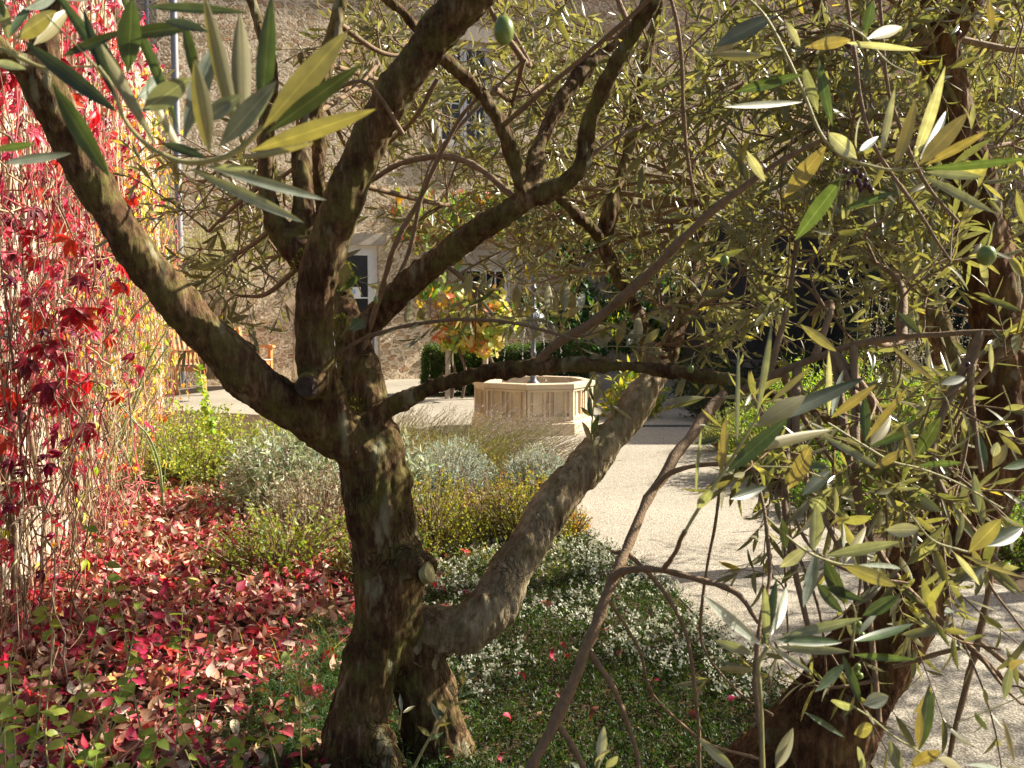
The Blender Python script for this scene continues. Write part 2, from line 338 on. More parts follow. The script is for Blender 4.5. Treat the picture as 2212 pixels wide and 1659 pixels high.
# ------------------------------------------------------------------ ground
def sheet(name, pts, z, mat, kind='structure', th=None):
    me=bpy.data.meshes.new(name); me.from_pydata([(p[0],p[1],z) for p in pts],[],[list(range(len(pts)))]); me.update()
    if me.polygons[0].normal.z<0: me.flip_normals()
    me.materials.append(mat); o=bpy.data.objects.new(name,me); COL.objects.link(o); o['kind']=kind; return o
sheet('ground', [(-300,-300),(300,-300),(300,300),(-300,300)], -0.004, M['soil'])
sheet('gravel_path', [(.55,-6),(1.02,1.6),(1.02,2.9),(.93,3.33),(.80,3.9),(.72,4.6),(.45,5.5),(.36,6.4),(.20,7.6),(-.05,9.3),(-.9,10.4),(-1.9,11.3),(-4.1,12.3),(-6.5,12.6),(-7,17.6),(7,22.6),
      (5.2,13.2),(2.3,12.4),(1.9,9.9),(1.85,8.6),(1.76,7.4),(1.85,6.1),(1.95,5.3),(2.3,4.5),(2.9,3.4),(3.4,2.0),(3.6,-6)], 0.0, M['gravel'])
# low metal strip that parts the two gravel fields
a=Acc(); box(a,(.9,10.62,-.01),(2.0,10.64,.022)); a.build('path_joint_strip', M['iron'], None, False, dict(label='thin dark metal strip crossing the pale gravel behind the fountain', cat='edging'))

# ------------------------------------------------------------------ stone house
ang=R(26); O=np.array([-2.52,17.3,0.]); U=np.array([math.cos(ang),math.sin(ang),0]); Nn=np.array([math.sin(ang),-math.cos(ang),0])
def HM(v): v=np.asarray(v,float); return O+v[...,0:1]*U+v[...,1:2]*Nn+np.array([0,0,1.])*v[...,2:3]
def fp(x,y):
    c=np.array([0,0,CAMH]); d=at(x,y,10)-c; t=np.dot(O-c,Nn)/np.dot(d,Nn); p=c+d*t; return np.dot(p-O,U), p[2]
def rect(x0,y0,x1,y1):
    a=fp((x0+x1)/2,y1); b=fp((x0+x1)/2,y0); return fp(x0,y1)[0], fp(x1,y1)[0], a[1], b[1]
house = thing('stone_house','long rubble stone house with pale blue windows closing the courtyard behind the fountain','house',tuple(O))
DOOR = list(rect(640,528,822,830)); DOOR[2]=0.0
WIN_UP = rect(948,88,1066,318); WIN_LO = rect(992,572,1108,716); WIN_R = rect(1800,60,1910,300)
holes=[DOOR,WIN_UP,WIN_LO,WIN_R]
def wall_holes(u0,u1,z0,z1,holes,dep=.22):
    us=sorted({u0,u1,*[h[0] for h in holes],*[h[1] for h in holes]}); zs=sorted({z0,z1,*[h[2] for h in holes],*[h[3] for h in holes]})
    a=Acc()
    for i in range(len(us)-1):
        for j in range(len(zs)-1):
            cu=(us[i]+us[i+1])/2; cz=(zs[j]+zs[j+1])/2
            if any(h[0]<cu<h[1] and h[2]<cz<h[3] for h in holes): continue
            a.add(HM([[us[i],0,zs[j]],[us[i+1],0,zs[j]],[us[i+1],0,zs[j+1]],[us[i],0,zs[j+1]]]),[[0,1,2,3]])
    for h in holes:
        A,B,C,D=h
        a.add(HM([[A,0,C],[A,-dep,C],[A,-dep,D],[A,0,D]]),[[0,1,2,3]]); a.add(HM([[B,0,C],[B,-dep,C],[B,-dep,D],[B,0,D]]),[[3,2,1,0]])
        a.add(HM([[A,0,D],[A,-dep,D],[B,-dep,D],[B,0,D]]),[[0,1,2,3]]); a.add(HM([[A,0,C],[A,-dep,C],[B,-dep,C],[B,0,C]]),[[3,2,1,0]])
    a.add(HM([[u0,0,z0],[u0,-8,z0],[u0,-8,z1],[u0,0,z1]]),[[0,1,2,3]]); a.add(HM([[u1,0,z0],[u1,-8,z0],[u1,-8,z1],[u1,0,z1]]),[[3,2,1,0]])
    a.add(HM([[u0,-8,z0],[u1,-8,z0],[u1,-8,z1],[u0,-8,z1]]),[[3,2,1,0]])
    return a
wall_holes(-6.5,17,-.05,9.6,holes).build('wall',M['rubble'],house,False)
a=Acc(); a.add(HM([[-7,.5,9.55],[17.5,.5,9.55],[17.5,-4,11.4],[-7,-4,11.4],[-7,-8.5,9.55],[17.5,-8.5,9.55]]),[[0,1,2,3],[3,2,5,4]]); a.build('roof',M['tile'],house,False)
a=Acc()   # plaster patch beside the door, a little proud, with a ragged edge
pts=[(-.85-.05,.02),(-.9-.35,.02),(-1.30,.35),(-1.22,.8),(-1.38,1.2),(-1.5,1.5),(-1.42,1.9),(-1.6,2.2),(-1.3,2.5),(-.9,2.6)]
v=HM([[p[0]+(-.0),.006,p[1]] for p in pts]); cc=v.mean(0); v=np.vstack([v,cc]); n_=len(pts)
a.add(v,[[n_,(i+1)%n_,i] for i in range(n_)]); a.build('plaster',plainmat('sand_plaster',(.52,.41,.28),.9,.2,4,.4,50),house,False)
def window(r, lintel=True, cols=2, rows=4, name='window', door=False, leaf2=True):
    A,B,C,D=r; w=B-A; fr=Acc(); box(fr,(A,-.20,C),(A+.055,-.13,D),M=HM); box(fr,(B-.055,-.20,C),(B,-.13,D),M=HM)
    box(fr,(A+.055,-.20,D-.06),(B-.055,-.13,D),M=HM)
    if not door: box(fr,(A+.055,-.20,C),(B-.055,-.13,C+.06),M=HM)
    f=fr.build('door' if door else 'window',M['paint'],house,False)
    inner=(A+.055,B-.055); mid=(A+B)/2; z0=C+(.0 if door else .06); z1=D-.06
    lf=Acc(); gl=Acc(); lower=z0+(.62 if door else 0)
    for (a0,b0) in ((inner[0],mid-.006),(mid+.006,inner[1])):
        s=.11 if door else .055; box(lf,(a0,-.175,z0),(a0+s,-.125,z1),M=HM); box(lf,(b0-s,-.175,z0),(b0,-.125,z1),M=HM)
        box(lf,(a0+s,-.175,z1-s),(b0-s,-.125,z1),M=HM); box(lf,(a0+s,-.175,z0),(b0-s,-.125,z0+s*1.4),M=HM)
        if door: box(lf,(a0+s,-.170,z0+s*1.4),(b0-s,-.140,lower),M=HM); box(lf,(a0+s,-.175,lower),(b0-s,-.125,lower+.08),M=HM)
        g0=lower+(.08 if door else s*1.4); g1=z1-s; gw=b0-a0-2*s
        for c in range(1,cols):
            x=a0+s+gw*c/cols; box(lf,(x-.012,-.168,g0),(x+.012,-.132,g1),M=HM)
        for k in range(1,rows):
            z=g0+(g1-g0)*k/rows; box(lf,(a0+s,-.166,z-.012),(b0-s,-.134,z+.012),M=HM)
        box(gl,(a0+s,-.156,g0),(b0-s,-.148,g1),M=HM)
    l_=lf.build('casement',M['paint'],None,False); g_=gl.build('pane',M['glass'],None,False)
    for o in (l_,g_):
        o.parent=f; o.location=(0,0,0)
    bk=Acc(); box(bk,(A,-.26,C),(B,-.222,D),M=HM); b_=bk.build('dark_backing',M['darkwall'],None,False); b_.parent=f  # dark panel standing in for the unlit room behind the panes
    if not door:
        a=Acc(); box(a,(A-.12,-.1,C-.12),(B+.12,.09,C-.002),M=HM); s=a.build('sill',M['ash'],None,False); s.parent=f
        a=Acc(); box(a,(A-.22,-.02,D+.002),(B+.22,.03,D+.26),M=HM); s=a.build('lintel',M['ash'],None,False); s.parent=f
        for e in ((A-.16,A-.002),(B+.002,B+.16)):
            a=Acc(); box(a,(e[0],-.02,C),(e[1],.015,D),M=HM); s=a.build('jamb_stone',M['ash'],None,False); s.parent=f
    else:
        h=Acc(); tube(h,HM([[mid+.03,-.12,1.02],[mid+.03,-.07,1.02],[mid+.13,-.07,1.02]]),.011,8); s=h.build('handle',M['iron'],None); s.parent=f
        a=Acc(); box(a,(A-.1,-.02,D+.002),(B+.1,.03,D+.2),M=HM); s=a.build('lintel',M['ash'],None,False); s.parent=f
        a=Acc(); box(a,(mid+.16,-.122,1.42),(mid+.44,-.119,1.62),col=(.8,.8,.8),M=HM); s=a.build('paper_notice',plainmat('notice_paper',(.78,.80,.80),.7,.03),None,False); s.parent=f
        a=Acc(); box(a,(mid+.21,-.1188,1.50),(mid+.35,-.1180,1.57),M=HM); s=a.build('blue_print',plainmat('notice_blue',(.25,.50,.68),.7,.03),None,False); s.parent=f
window(DOOR,door=True,cols=1,rows=2); window(WIN_UP,cols=2,rows=5); window(WIN_LO,cols=2,rows=3); window(WIN_R,cols=2,rows=5)
a=Acc(); u_,_=fp(378,200); tube(a,HM([[u_,.08,.0],[u_,.08,9.5]]),.055,14)
for z in (.9,2.4,4.0,5.6): tube(a,HM([[u_,.08,z],[u_,.08,z+.05]]),.066,14)
a.build('downpipe',M['zinc'],house)
a=Acc(); u2,_=fp(322,200); tube(a,HM([[u2,.05,1.2],[u2,.05,9.5]]),.03,12); a.build('downpipe',M['zinc'],house)

# post with finial beside the door
px=at(807,760,15.9); a=Acc()
lathe(a,[(.0,0),(.055,0),(.055,.03),(.028,.05),(.024,.9),(.04,.93),(.04,.96),(.022,.98),(.026,1.02),(.045,1.05),(.045,1.09),(.02,1.13),(.025,1.16),(.012,1.20),(0,1.24)],px[0],px[1],14)
a.build('iron_post',M['iron'],None,True,dict(label='dark iron post with a turned finial standing in front of the pale door',cat='post'))

# ------------------------------------------------------------------ lean-to, a wing added to shade the far bed, dry wall at the right
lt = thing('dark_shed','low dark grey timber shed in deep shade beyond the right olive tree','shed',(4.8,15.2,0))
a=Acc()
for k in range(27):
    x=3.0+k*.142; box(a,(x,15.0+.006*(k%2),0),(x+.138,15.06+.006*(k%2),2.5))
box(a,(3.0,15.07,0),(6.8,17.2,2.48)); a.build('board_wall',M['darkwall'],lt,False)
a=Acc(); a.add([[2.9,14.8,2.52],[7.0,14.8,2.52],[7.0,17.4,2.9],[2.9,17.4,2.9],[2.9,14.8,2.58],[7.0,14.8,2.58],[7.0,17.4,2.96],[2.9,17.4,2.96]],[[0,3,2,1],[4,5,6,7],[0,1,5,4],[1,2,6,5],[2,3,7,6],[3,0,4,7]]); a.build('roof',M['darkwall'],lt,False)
wg = thing('shade_wing','plain rubble wing at right angles to the house, added to shade the far bed','building',(8,16,0))
a=Acc(); box(a,(6.9,11.5,-.05),(10,22,4.2)); a.build('wall',M['rubble2'],wg,False)
a=Acc(); box(a,(6.7,11.3,4.2),(10.2,22.1,4.35)); a.build('roof',M['tile'],wg,False)
a=Acc()
for r_ in range(5):
    x=2.6+rng.uniform(0,.2)
    while x<6.6:
        w=rng.uniform(.18,.5); h=.11; z=r_*h
        jit=rng.normal(0,.012,3)
        box(a,(x,13.6+jit[0],z+.002),(x+w-.012,13.95+jit[1],z+h-.006)); x+=w
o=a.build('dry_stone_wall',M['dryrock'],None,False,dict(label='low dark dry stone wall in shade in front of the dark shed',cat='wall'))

# ------------------------------------------------------------------ left garden wall
W0=np.array([-1.75,2.6]); W1=np.array([-4.22,12.05]); Wd=(W1-W0)/np.linalg.norm(W1-W0); Wn=np.array([Wd[1],-Wd[0]]); WL=np.linalg.norm(W1-W0)
def WM(v): v=np.asarray(v,float); xy=W0+v[...,0:1]*Wd+v[...,1:2]*Wn; return np.concatenate([xy,v[...,2:3]],-1)
gw = Acc(); nx=90; nz=36; 
gx,gz=np.meshgrid(np.linspace(0,WL,nx),np.linspace(-.05,3.7,nz)); 
dd=np.array([[.03*noise.noise(Vector((gx[j,i]*2.2,gz[j,i]*3,3)))+.02*noise.noise(Vector((gx[j,i]*6,gz[j,i]*8,1))) for i in range(nx)] for j in range(nz)])
V=WM(np.stack([gx,dd,gz],-1).reshape(-1,3)); idx=np.arange(nx*nz).reshape(nz,nx)
gw.add(V,np.stack([idx[:-1,:-1],idx[:-1,1:],idx[1:,1:],idx[1:,:-1]],-1).reshape(-1,4)[:, ::-1])
box(gw,(0,-.5,-.05),(WL+.02,-.06,3.66),M=WM); box(gw,(WL-.06,-.06,-.05),(WL+.02,.0,3.66),M=WM)
box(gw,(-.05,-.56,3.70),(WL+.06,.06,3.78),M=WM)
gw.build('garden_wall',M['rubble2'],None,True,dict(label='tall pale stone garden wall at the left carrying the red creeper',cat='wall'))

# ------------------------------------------------------------------ fountain
FX,FY=.225,10.46; FR=.655; rot=R(-90+15.3-22.5)
ft=thing('stone_fountain','octagonal pale limestone fountain with panelled sides and a dark iron spout column','fountain',(FX,FY,0))
def octring(a, prof, r0=rot): # prof of (radius, z), closed by faces between
    th=np.array([r0+k*math.pi/4 for k in range(8)])
    for k in range(8):
        p=[];q=(k+1)%8
        v=[[FX+r*math.cos(t),FY+r*math.sin(t),z] for r,z in prof for t in (th[k],th[q])]
        f=[[2*i,2*i+1,2*i+3,2*i+2] for i in range(len(prof)-1)]; a.add(v,f)
a=Acc(); octring(a,[(FR+.005,0),(FR+.005,.115),(FR-.012,.125),(FR-.012,.135),(FR-.03,.152),(FR-.045,.152)]); a.build('plinth',M['lime'],ft,False)
a=Acc(); octring(a,[(FR-.045,.150),(FR-.045,.462),(FR-.13,.462)]); octring(a,[(FR-.115,.52),(FR-.115,.2),(0.0,.2)]); a.build('basin',M['lime'],ft,False)
a=Acc(); octring(a,[(FR-.045,.460),(FR-.005,.468),(FR-.005,.515),(FR-.015,.522),(FR-.11,.522),(FR-.117,.512)]); a.build('rim',M['lime'],ft,False)
# raised ribs of the panels
a=Acc(); rr=(FR-.045)*math.cos(math.pi/8); half=(FR-.045)*math.sin(math.pi/8)
for k in range(8):
    tm=rot+(k+.5)*math.pi/4; nn=np.array([math.cos(tm),math.sin(tm),0]); tt=np.array([-math.sin(tm),math.cos(tm),0])
    def FM(v,nn=nn,tt=tt): v=np.asarray(v,float); return np.array([FX,FY,0])+tt*v[...,0:1]+nn*(rr+v[...,1:2])+np.array([0,0,1.])*v[...,2:3]
    w=half
    for c,ww in ((-w+.014,.028),(-w+.068,.014),(-.052,.014),(-.0,.014),(.052,.014),(w-.068,.014),(w-.014,.028)):
        box(a,(c-ww/2,-.02,.19),(c+ww/2,.021,.44),M=FM)
    box(a,(-w,-.02,.152),(w,.0235,.19),M=FM); box(a,(-w,-.02,.44),(w,.0235,.462),M=FM)
    for c0,c1 in ((-w+.028,-w+.061),(-.045,-.007),(.007,.045),(w-.061,w-.028)): box(a,(c0,-.02,.315),(c1,.010,.328),M=FM)
    for c0,c1 in ((-w+.075,-.059),(.059,w-.075)):
        for (e0,e1,g0,g1) in ((c0,c0+.012,.19,.44),(c1-.012,c1,.19,.44),(c0+.012,c1-.012,.19,.204),(c0+.012,c1-.012,.426,.44)): box(a,(e0,-.02,g0),(e1,.009,g1),M=FM)
a.build('panel_ribs',M['lime'],ft,False)
a=Acc(); octring(a,[(FR-.118,.470),(0.0,.470)]); a.build('water',M['water'],ft,False)
sc=Acc(); lathe(sc,[(0,.46),(.075,.46),(.075,.48),(.055,.50),(.035,.52),(.032,.56),(.026,.58),(.024,.78),(.032,.79),(.032,.81),(.024,.82),(.022,.98),(.03,1.0),(.05,1.03),(.07,1.06)],FX,FY,18)
c_=sc.build('column',M['iron'],ft)
sc=Acc(); lathe(sc,[(.07,1.06),(.115,1.10),(.12,1.15),(.11,1.19),(.08,1.225),(.05,1.24),(.055,1.26),(.03,1.275),(.022,1.29),(.02,1.46),(.034,1.47),(.034,1.49),(.022,1.50),(.026,1.56),(.02,1.60),(.018,1.72),(.03,1.73),(.014,1.76),(.02,1.79),(.006,1.83)],FX,FY,20)
for k in range(12):
    t=k*math.pi/6; pp=[(FX+r*math.cos(t),FY+r*math.sin(t),z) for r,z in ((.06,1.235),(.1,1.205),(.124,1.15),(.112,1.08))]; tube(sc,pp,.005,6)
sc.build('bell_head',M['iron'],ft)
for k in range(4):
    t=R(20)+k*math.pi/2; s=Acc(); tube(s,catmull([(FX+r*math.cos(t),FY+r*math.sin(t),z) for r,z in ((.06,1.10),(.13,1.11),(.185,1.13),(.215,1.10),(.222,1.075))]),.011,8); s.build('spout',M['iron'],ft)
w=Acc()
for k in range(4):
    t=R(20)+k*math.pi/2; r0,z0=.222,1.075; v=.55
    for q in range(26):
        tm_=q/26*.335+rng.uniform(0,.01); r_=r0+v*tm_*.75; z=z0+.05*tm_-4.9*tm_*tm_*1.05
        if z<.48: continue
        rad=rng.uniform(.0025,.006); tube(w,[(FX+r_*math.cos(t)+rng.normal(0,.004),FY+r_*math.sin(t)+rng.normal(0,.004),z+rad*e) for e in (-2.6,-1,1,2.6)],[rad*.3,rad,rad,rad*.3],6)
for q in range(120):
    t=rng.uniform(0,6.28); r_=rng.uniform(.3,.48) if q%3 else rng.uniform(.05,.4); z=.48+abs(rng.normal(0,.1)) if q%2 else rng.uniform(.5,1.1)
    rad=rng.uniform(.0015,.004); tube(w,[(FX+r_*math.cos(t),FY+r_*math.sin(t),z+rad*e) for e in (-1.3,-.5,.5,1.3)],[rad*.3,rad,rad,rad*.3],5)
m,nt,out=newmat('falling_water'); p=N(nt,'ShaderNodeBsdfPrincipled'); p.inputs['Base Color'].default_value=(.9,.93,.95,1); p.inputs['Roughness'].default_value=.03; p.inputs['Transmission Weight'].default_value=.6; p.inputs['IOR'].default_value=1.33; lk(nt,p.outputs[0],out.inputs[0])
w.build('water_jets',m,ft)['kind']='stuff'

# ------------------------------------------------------------------ bench
bn=thing('wooden_bench','orange wooden garden bench with weathered slatted seat against the house corner','bench',(-4.3,15.3,0))
B0=np.array([-4.45,14.35]); B1=np.array([-3.86,16.05]); bd=(B1-B0)/np.linalg.norm(B1-B0); bnn=np.array([-bd[1],bd[0]]); BL=np.linalg.norm(B1-B0)
def BM(v): v=np.asarray(v,float); xy=B0+v[...,0:1]*bd+v[...,1:2]*bnn; return np.concatenate([xy,v[...,2:3]],-1)
for i,u in enumerate((0,BL-.06)):
    a=Acc(); box(a,(u,0,0),(u+.06,.06,.62),M=BM); a.build('leg',M['wood'],bn,False)
    a=Acc(); v=[[u,.50,0],[u+.06,.50,0],[u+.06,.56,0],[u,.56,0],[u,.50,.45],[u+.06,.50,.45],[u+.06,.56,.45],[u,.56,.45],[u,.60,.95],[u+.06,.60,.95],[u+.06,.65,.95],[u,.65,.95]]
    a.add(BM(v),[[0,1,5,4],[1,2,6,5],[2,3,7,6],[3,0,4,7],[4,5,9,8],[5,6,10,9],[6,7,11,10],[7,4,8,11],[8,9,10,11],[3,2,1,0]]); a.build('leg',M['wood'],bn,False)
    a=Acc(); 
    prof=[(-.05,.625),(-.04,.665),(.04,.672),(.3,.650),(.57,.655),(.57,.625),(.3,.620),(.04,.622)]
    vv=[[u-.01,p[0],p[1]] for p in prof]+[[u+.07,p[0],p[1]] for p in prof]; a.add(BM(vv),[[0,1,2,7],[2,3,6,7],[3,4,5,6],[15,10,9,8],[15,14,11,10],[14,13,12,11]]); 
    a.add(BM(vv),[[k,(k+1)%8,8+(k+1)%8,8+k] for k in range(8)]); a.build('armrest',M['wood'],bn,False)
    a=Acc(); box(a,(u+.01,.06,.34),(u+.05,.50,.42),M=BM)
    if i==0:
        for q in range(5): box(a,(u+.02,.11+q*.075,.42),(u+.04,.145+q*.075,.622),M=BM)
    a.build('end_rail',M['wood'],bn,False)
a=Acc(); box(a,(.06,.012,.34),(BL-.06,.045,.41),M=BM); box(a,(.06,.515,.34),(BL-.06,.545,.41),M=BM); a.build('apron',M['wood'],bn,False)
a=Acc()
for k in range(6): box(a,(-.0+.005,.065+k*.078 if k else -.005,.424),(BL-.005,.065+k*.078+.062,.444),M=BM)
a.build('seat',M['greywood'],bn,False)
a=Acc()
def lean(z): return .55+(z-.45)*.2-.02
box(a,(.06,lean(.92),.86),(BL-.06,lean(.92)+.03,.94),M=BM); box(a,(.06,lean(.5),.50),(BL-.06,lean(.5)+.03,.55),M=BM)
for k in range(16):
    u=.12+k*(BL-.24)/15
    a.add(BM([[u-.02,lean(.55),.55],[u+.02,lean(.55),.55],[u+.02,lean(.86),.86],[u-.02,lean(.86),.86],[u-.02,lean(.55)+.015,.55],[u+.02,lean(.55)+.015,.55],[u+.02,lean(.86)+.015,.86],[u-.02,lean(.86)+.015,.86]]),[[0,1,2,3],[7,6,5,4],[0,3,7,4],[1,5,6,2]])
a.build('backrest',M['wood'],bn,False)

# small garden light at the bed edge
q=gp(1611,925); a=Acc(); lathe(a,[(0,0),(.03,0),(.03,.10),(.036,.10),(.036,.17),(.02,.19),(0,.19)],q[0]+.0,q[1],16)
a.build('garden_light',M['iron'],None,True,dict(label='short dark cylindrical garden light at the edge of the right bed',cat='garden light'))
#@@PART3
# ------------------------------------------------------------------ olive trees
def limbs_mesh(paths, voxel, disp=.010, seed=0, lumps=.35):
    a=Acc()
    for pts in paths:
        P=catmull([at(p[0],p[1],p[3]) for p in pts],7); r=np.array([p[2]/2/FPX*p[3] for p in pts])
        rr=np.interp(np.linspace(0,len(pts)-1,len(P)),np.arange(len(pts)),r)
        j=np.array([noise.noise(Vector(p*7)+Vector((seed,0,0))) for p in P]); tube(a,P,rr*(1.05+.10*j),14)
    o=a.build('tmp',M['bark']); md=o.modifiers.new('r','REMESH'); md.mode='VOXEL'; md.voxel_size=voxel; md.use_smooth_shade=True
    ms=o.modifiers.new('s','SMOOTH'); ms.factor=.5; ms.iterations=4
    dg=bpy.context.evaluated_depsgraph_get(); me=bpy.data.meshes.new_from_object(o.evaluated_get(dg)); 
    bpy.data.objects.remove(o)
    n=len(me.vertices); co=np.zeros(n*3,np.float32); me.vertices.foreach_get('co',co); co=co.reshape(-1,3)
    no=np.zeros(n*3,np.float32); me.vertices.foreach_get('normal',no); no=no.reshape(-1,3)
    d=np.empty(n)
    for i in range(n):
        x,y,z=map(float,co[i]); 
        d[i]=lumps*noise.noise(Vector((x*9+seed,y*9,z*6)))*1.9+ .45*noise.noise(Vector((x*38,y*38,z*16+seed)))+.25*noise.noise(Vector((x*90,y*90,z*45)))-(.9-1.8*abs(noise.noise(Vector((x*26+3,y*26,z*7+seed)))))*.55*max(0.,min(1.,(1.25-z)*1.6))
    # thick wood is rougher than thin wood
    co+=no*(d*disp)[:,None]; me.vertices.foreach_set('co',co.astype(np.float32).ravel()); me.update()
    for p in me.polygons: p.use_smooth=True
    return me
def meshobj(name,me,mat,parent):
    me.materials.clear(); me.materials.append(mat); me.name=name; o=bpy.data.objects.new(name,me); COL.objects.link(o); return adopt(o,parent)
OLC=[(.14,.145,.06),(.10,.115,.05),(.17,.17,.075),(.16,.17,.11),(.12,.13,.07)]
def sprig(L, Wd, start, d, length, n, ll, droop=.15, wr=.0022, cols=OLC, wid=.175, stemcol=(.2,.13,.07)):
    """one leafy shoot: a bending stem with leaves in crossed pairs"""
    d=unit(d); side=unit(np.cross(d,[0.05,.1,1.])); bend=unit(rng.normal(0,1,3)+np.array([0,0,.5]))*rng.uniform(.05,.35)+np.array([0,0,-droop])
    m=max(4,n//2+1); t=np.linspace(0,1,m)[:,None]; P=start+d*length*t+bend*length*t*t
    T=unit(np.gradient(P,axis=0)); tube(Wd,P,np.linspace(wr,wr*.35,m),5,stemcol,cap=False)
    up=unit(np.cross(T[0],side)); sgn=rng.uniform(0,3.14)
    for i in range(1,m):
        k=2 if i<m-1 else 3; fr=i/(m-1)
        for q in range(k):
            if rng.random()<.08: continue
            a=sgn+i*math.pi/2*.96+q*math.pi+(0 if k==2 else q*.9)+rng.normal(0,.25)
            s=side*math.cos(a)+up*math.sin(a); s=unit(s-T[i]*np.dot(s,T[i]))
            op=rng.uniform(.55,1.15) if i<m-1 else rng.uniform(.15,.5)
            dd=T[i]*math.cos(op)+s*math.sin(op)+np.array([0,0,rng.normal(-.05,.12)]); nn=T[i]*math.sin(op)-s*math.cos(op)
            nn=nn*(1)+rng.normal(0,.25,3); l=ll*rng.uniform(.65,1.15)*(1-.25*fr*(i<m-1))
            c=np.array(cols[rng.integers(len(cols))])*rng.uniform(.75,1.3)
            if rng.random()<.015: c=np.array((.3,.27,.05))
            L.one(P[i],dd,nn,l,l*wid*rng.uniform(.8,1.25),rng.uniform(-.3,.7),c)
def crown(L,Wd,clusters,anchors,tree_ll=.08):
    for (c,r,nsub,den) in clusters:
        c=np.array(c,float); an=anchors[np.argmin(np.linalg.norm(anchors-c,axis=1)+rng.uniform(0,.15,len(anchors)))]
        mid=(an+c)/2+rng.normal(0,.08,3)*np.linalg.norm(c-an); B=catmull([an,mid,c],6); tube(Wd,B,np.linspace(.010,.005,len(B)),6,(.17,.12,.07))
        for k in range(nsub):
            st=B[rng.integers(len(B)//3,len(B))]; e=c+rdir(1,.1)[0]*r*rng.uniform(.6,1.1); m2=(st+e)/2+rng.normal(0,.12,3)*r
            Q=catmull([st,m2,e],5); tube(Wd,Q,np.linspace(.0042,.002,len(Q)),5,(.19,.13,.075))
            for t in range(den):
                i=rng.integers(2,len(Q)); dirr=unit(unit(e-st)*.7+rdir(1)[0]*.9+np.array([0,0,.15])); 
                sprig(L,Wd,Q[i],dirr,rng.uniform(.14,.32),int(rng.uniform(9,16)),tree_ll*rng.uniform(.8,1.15),droop=rng.uniform(-.1,.3))
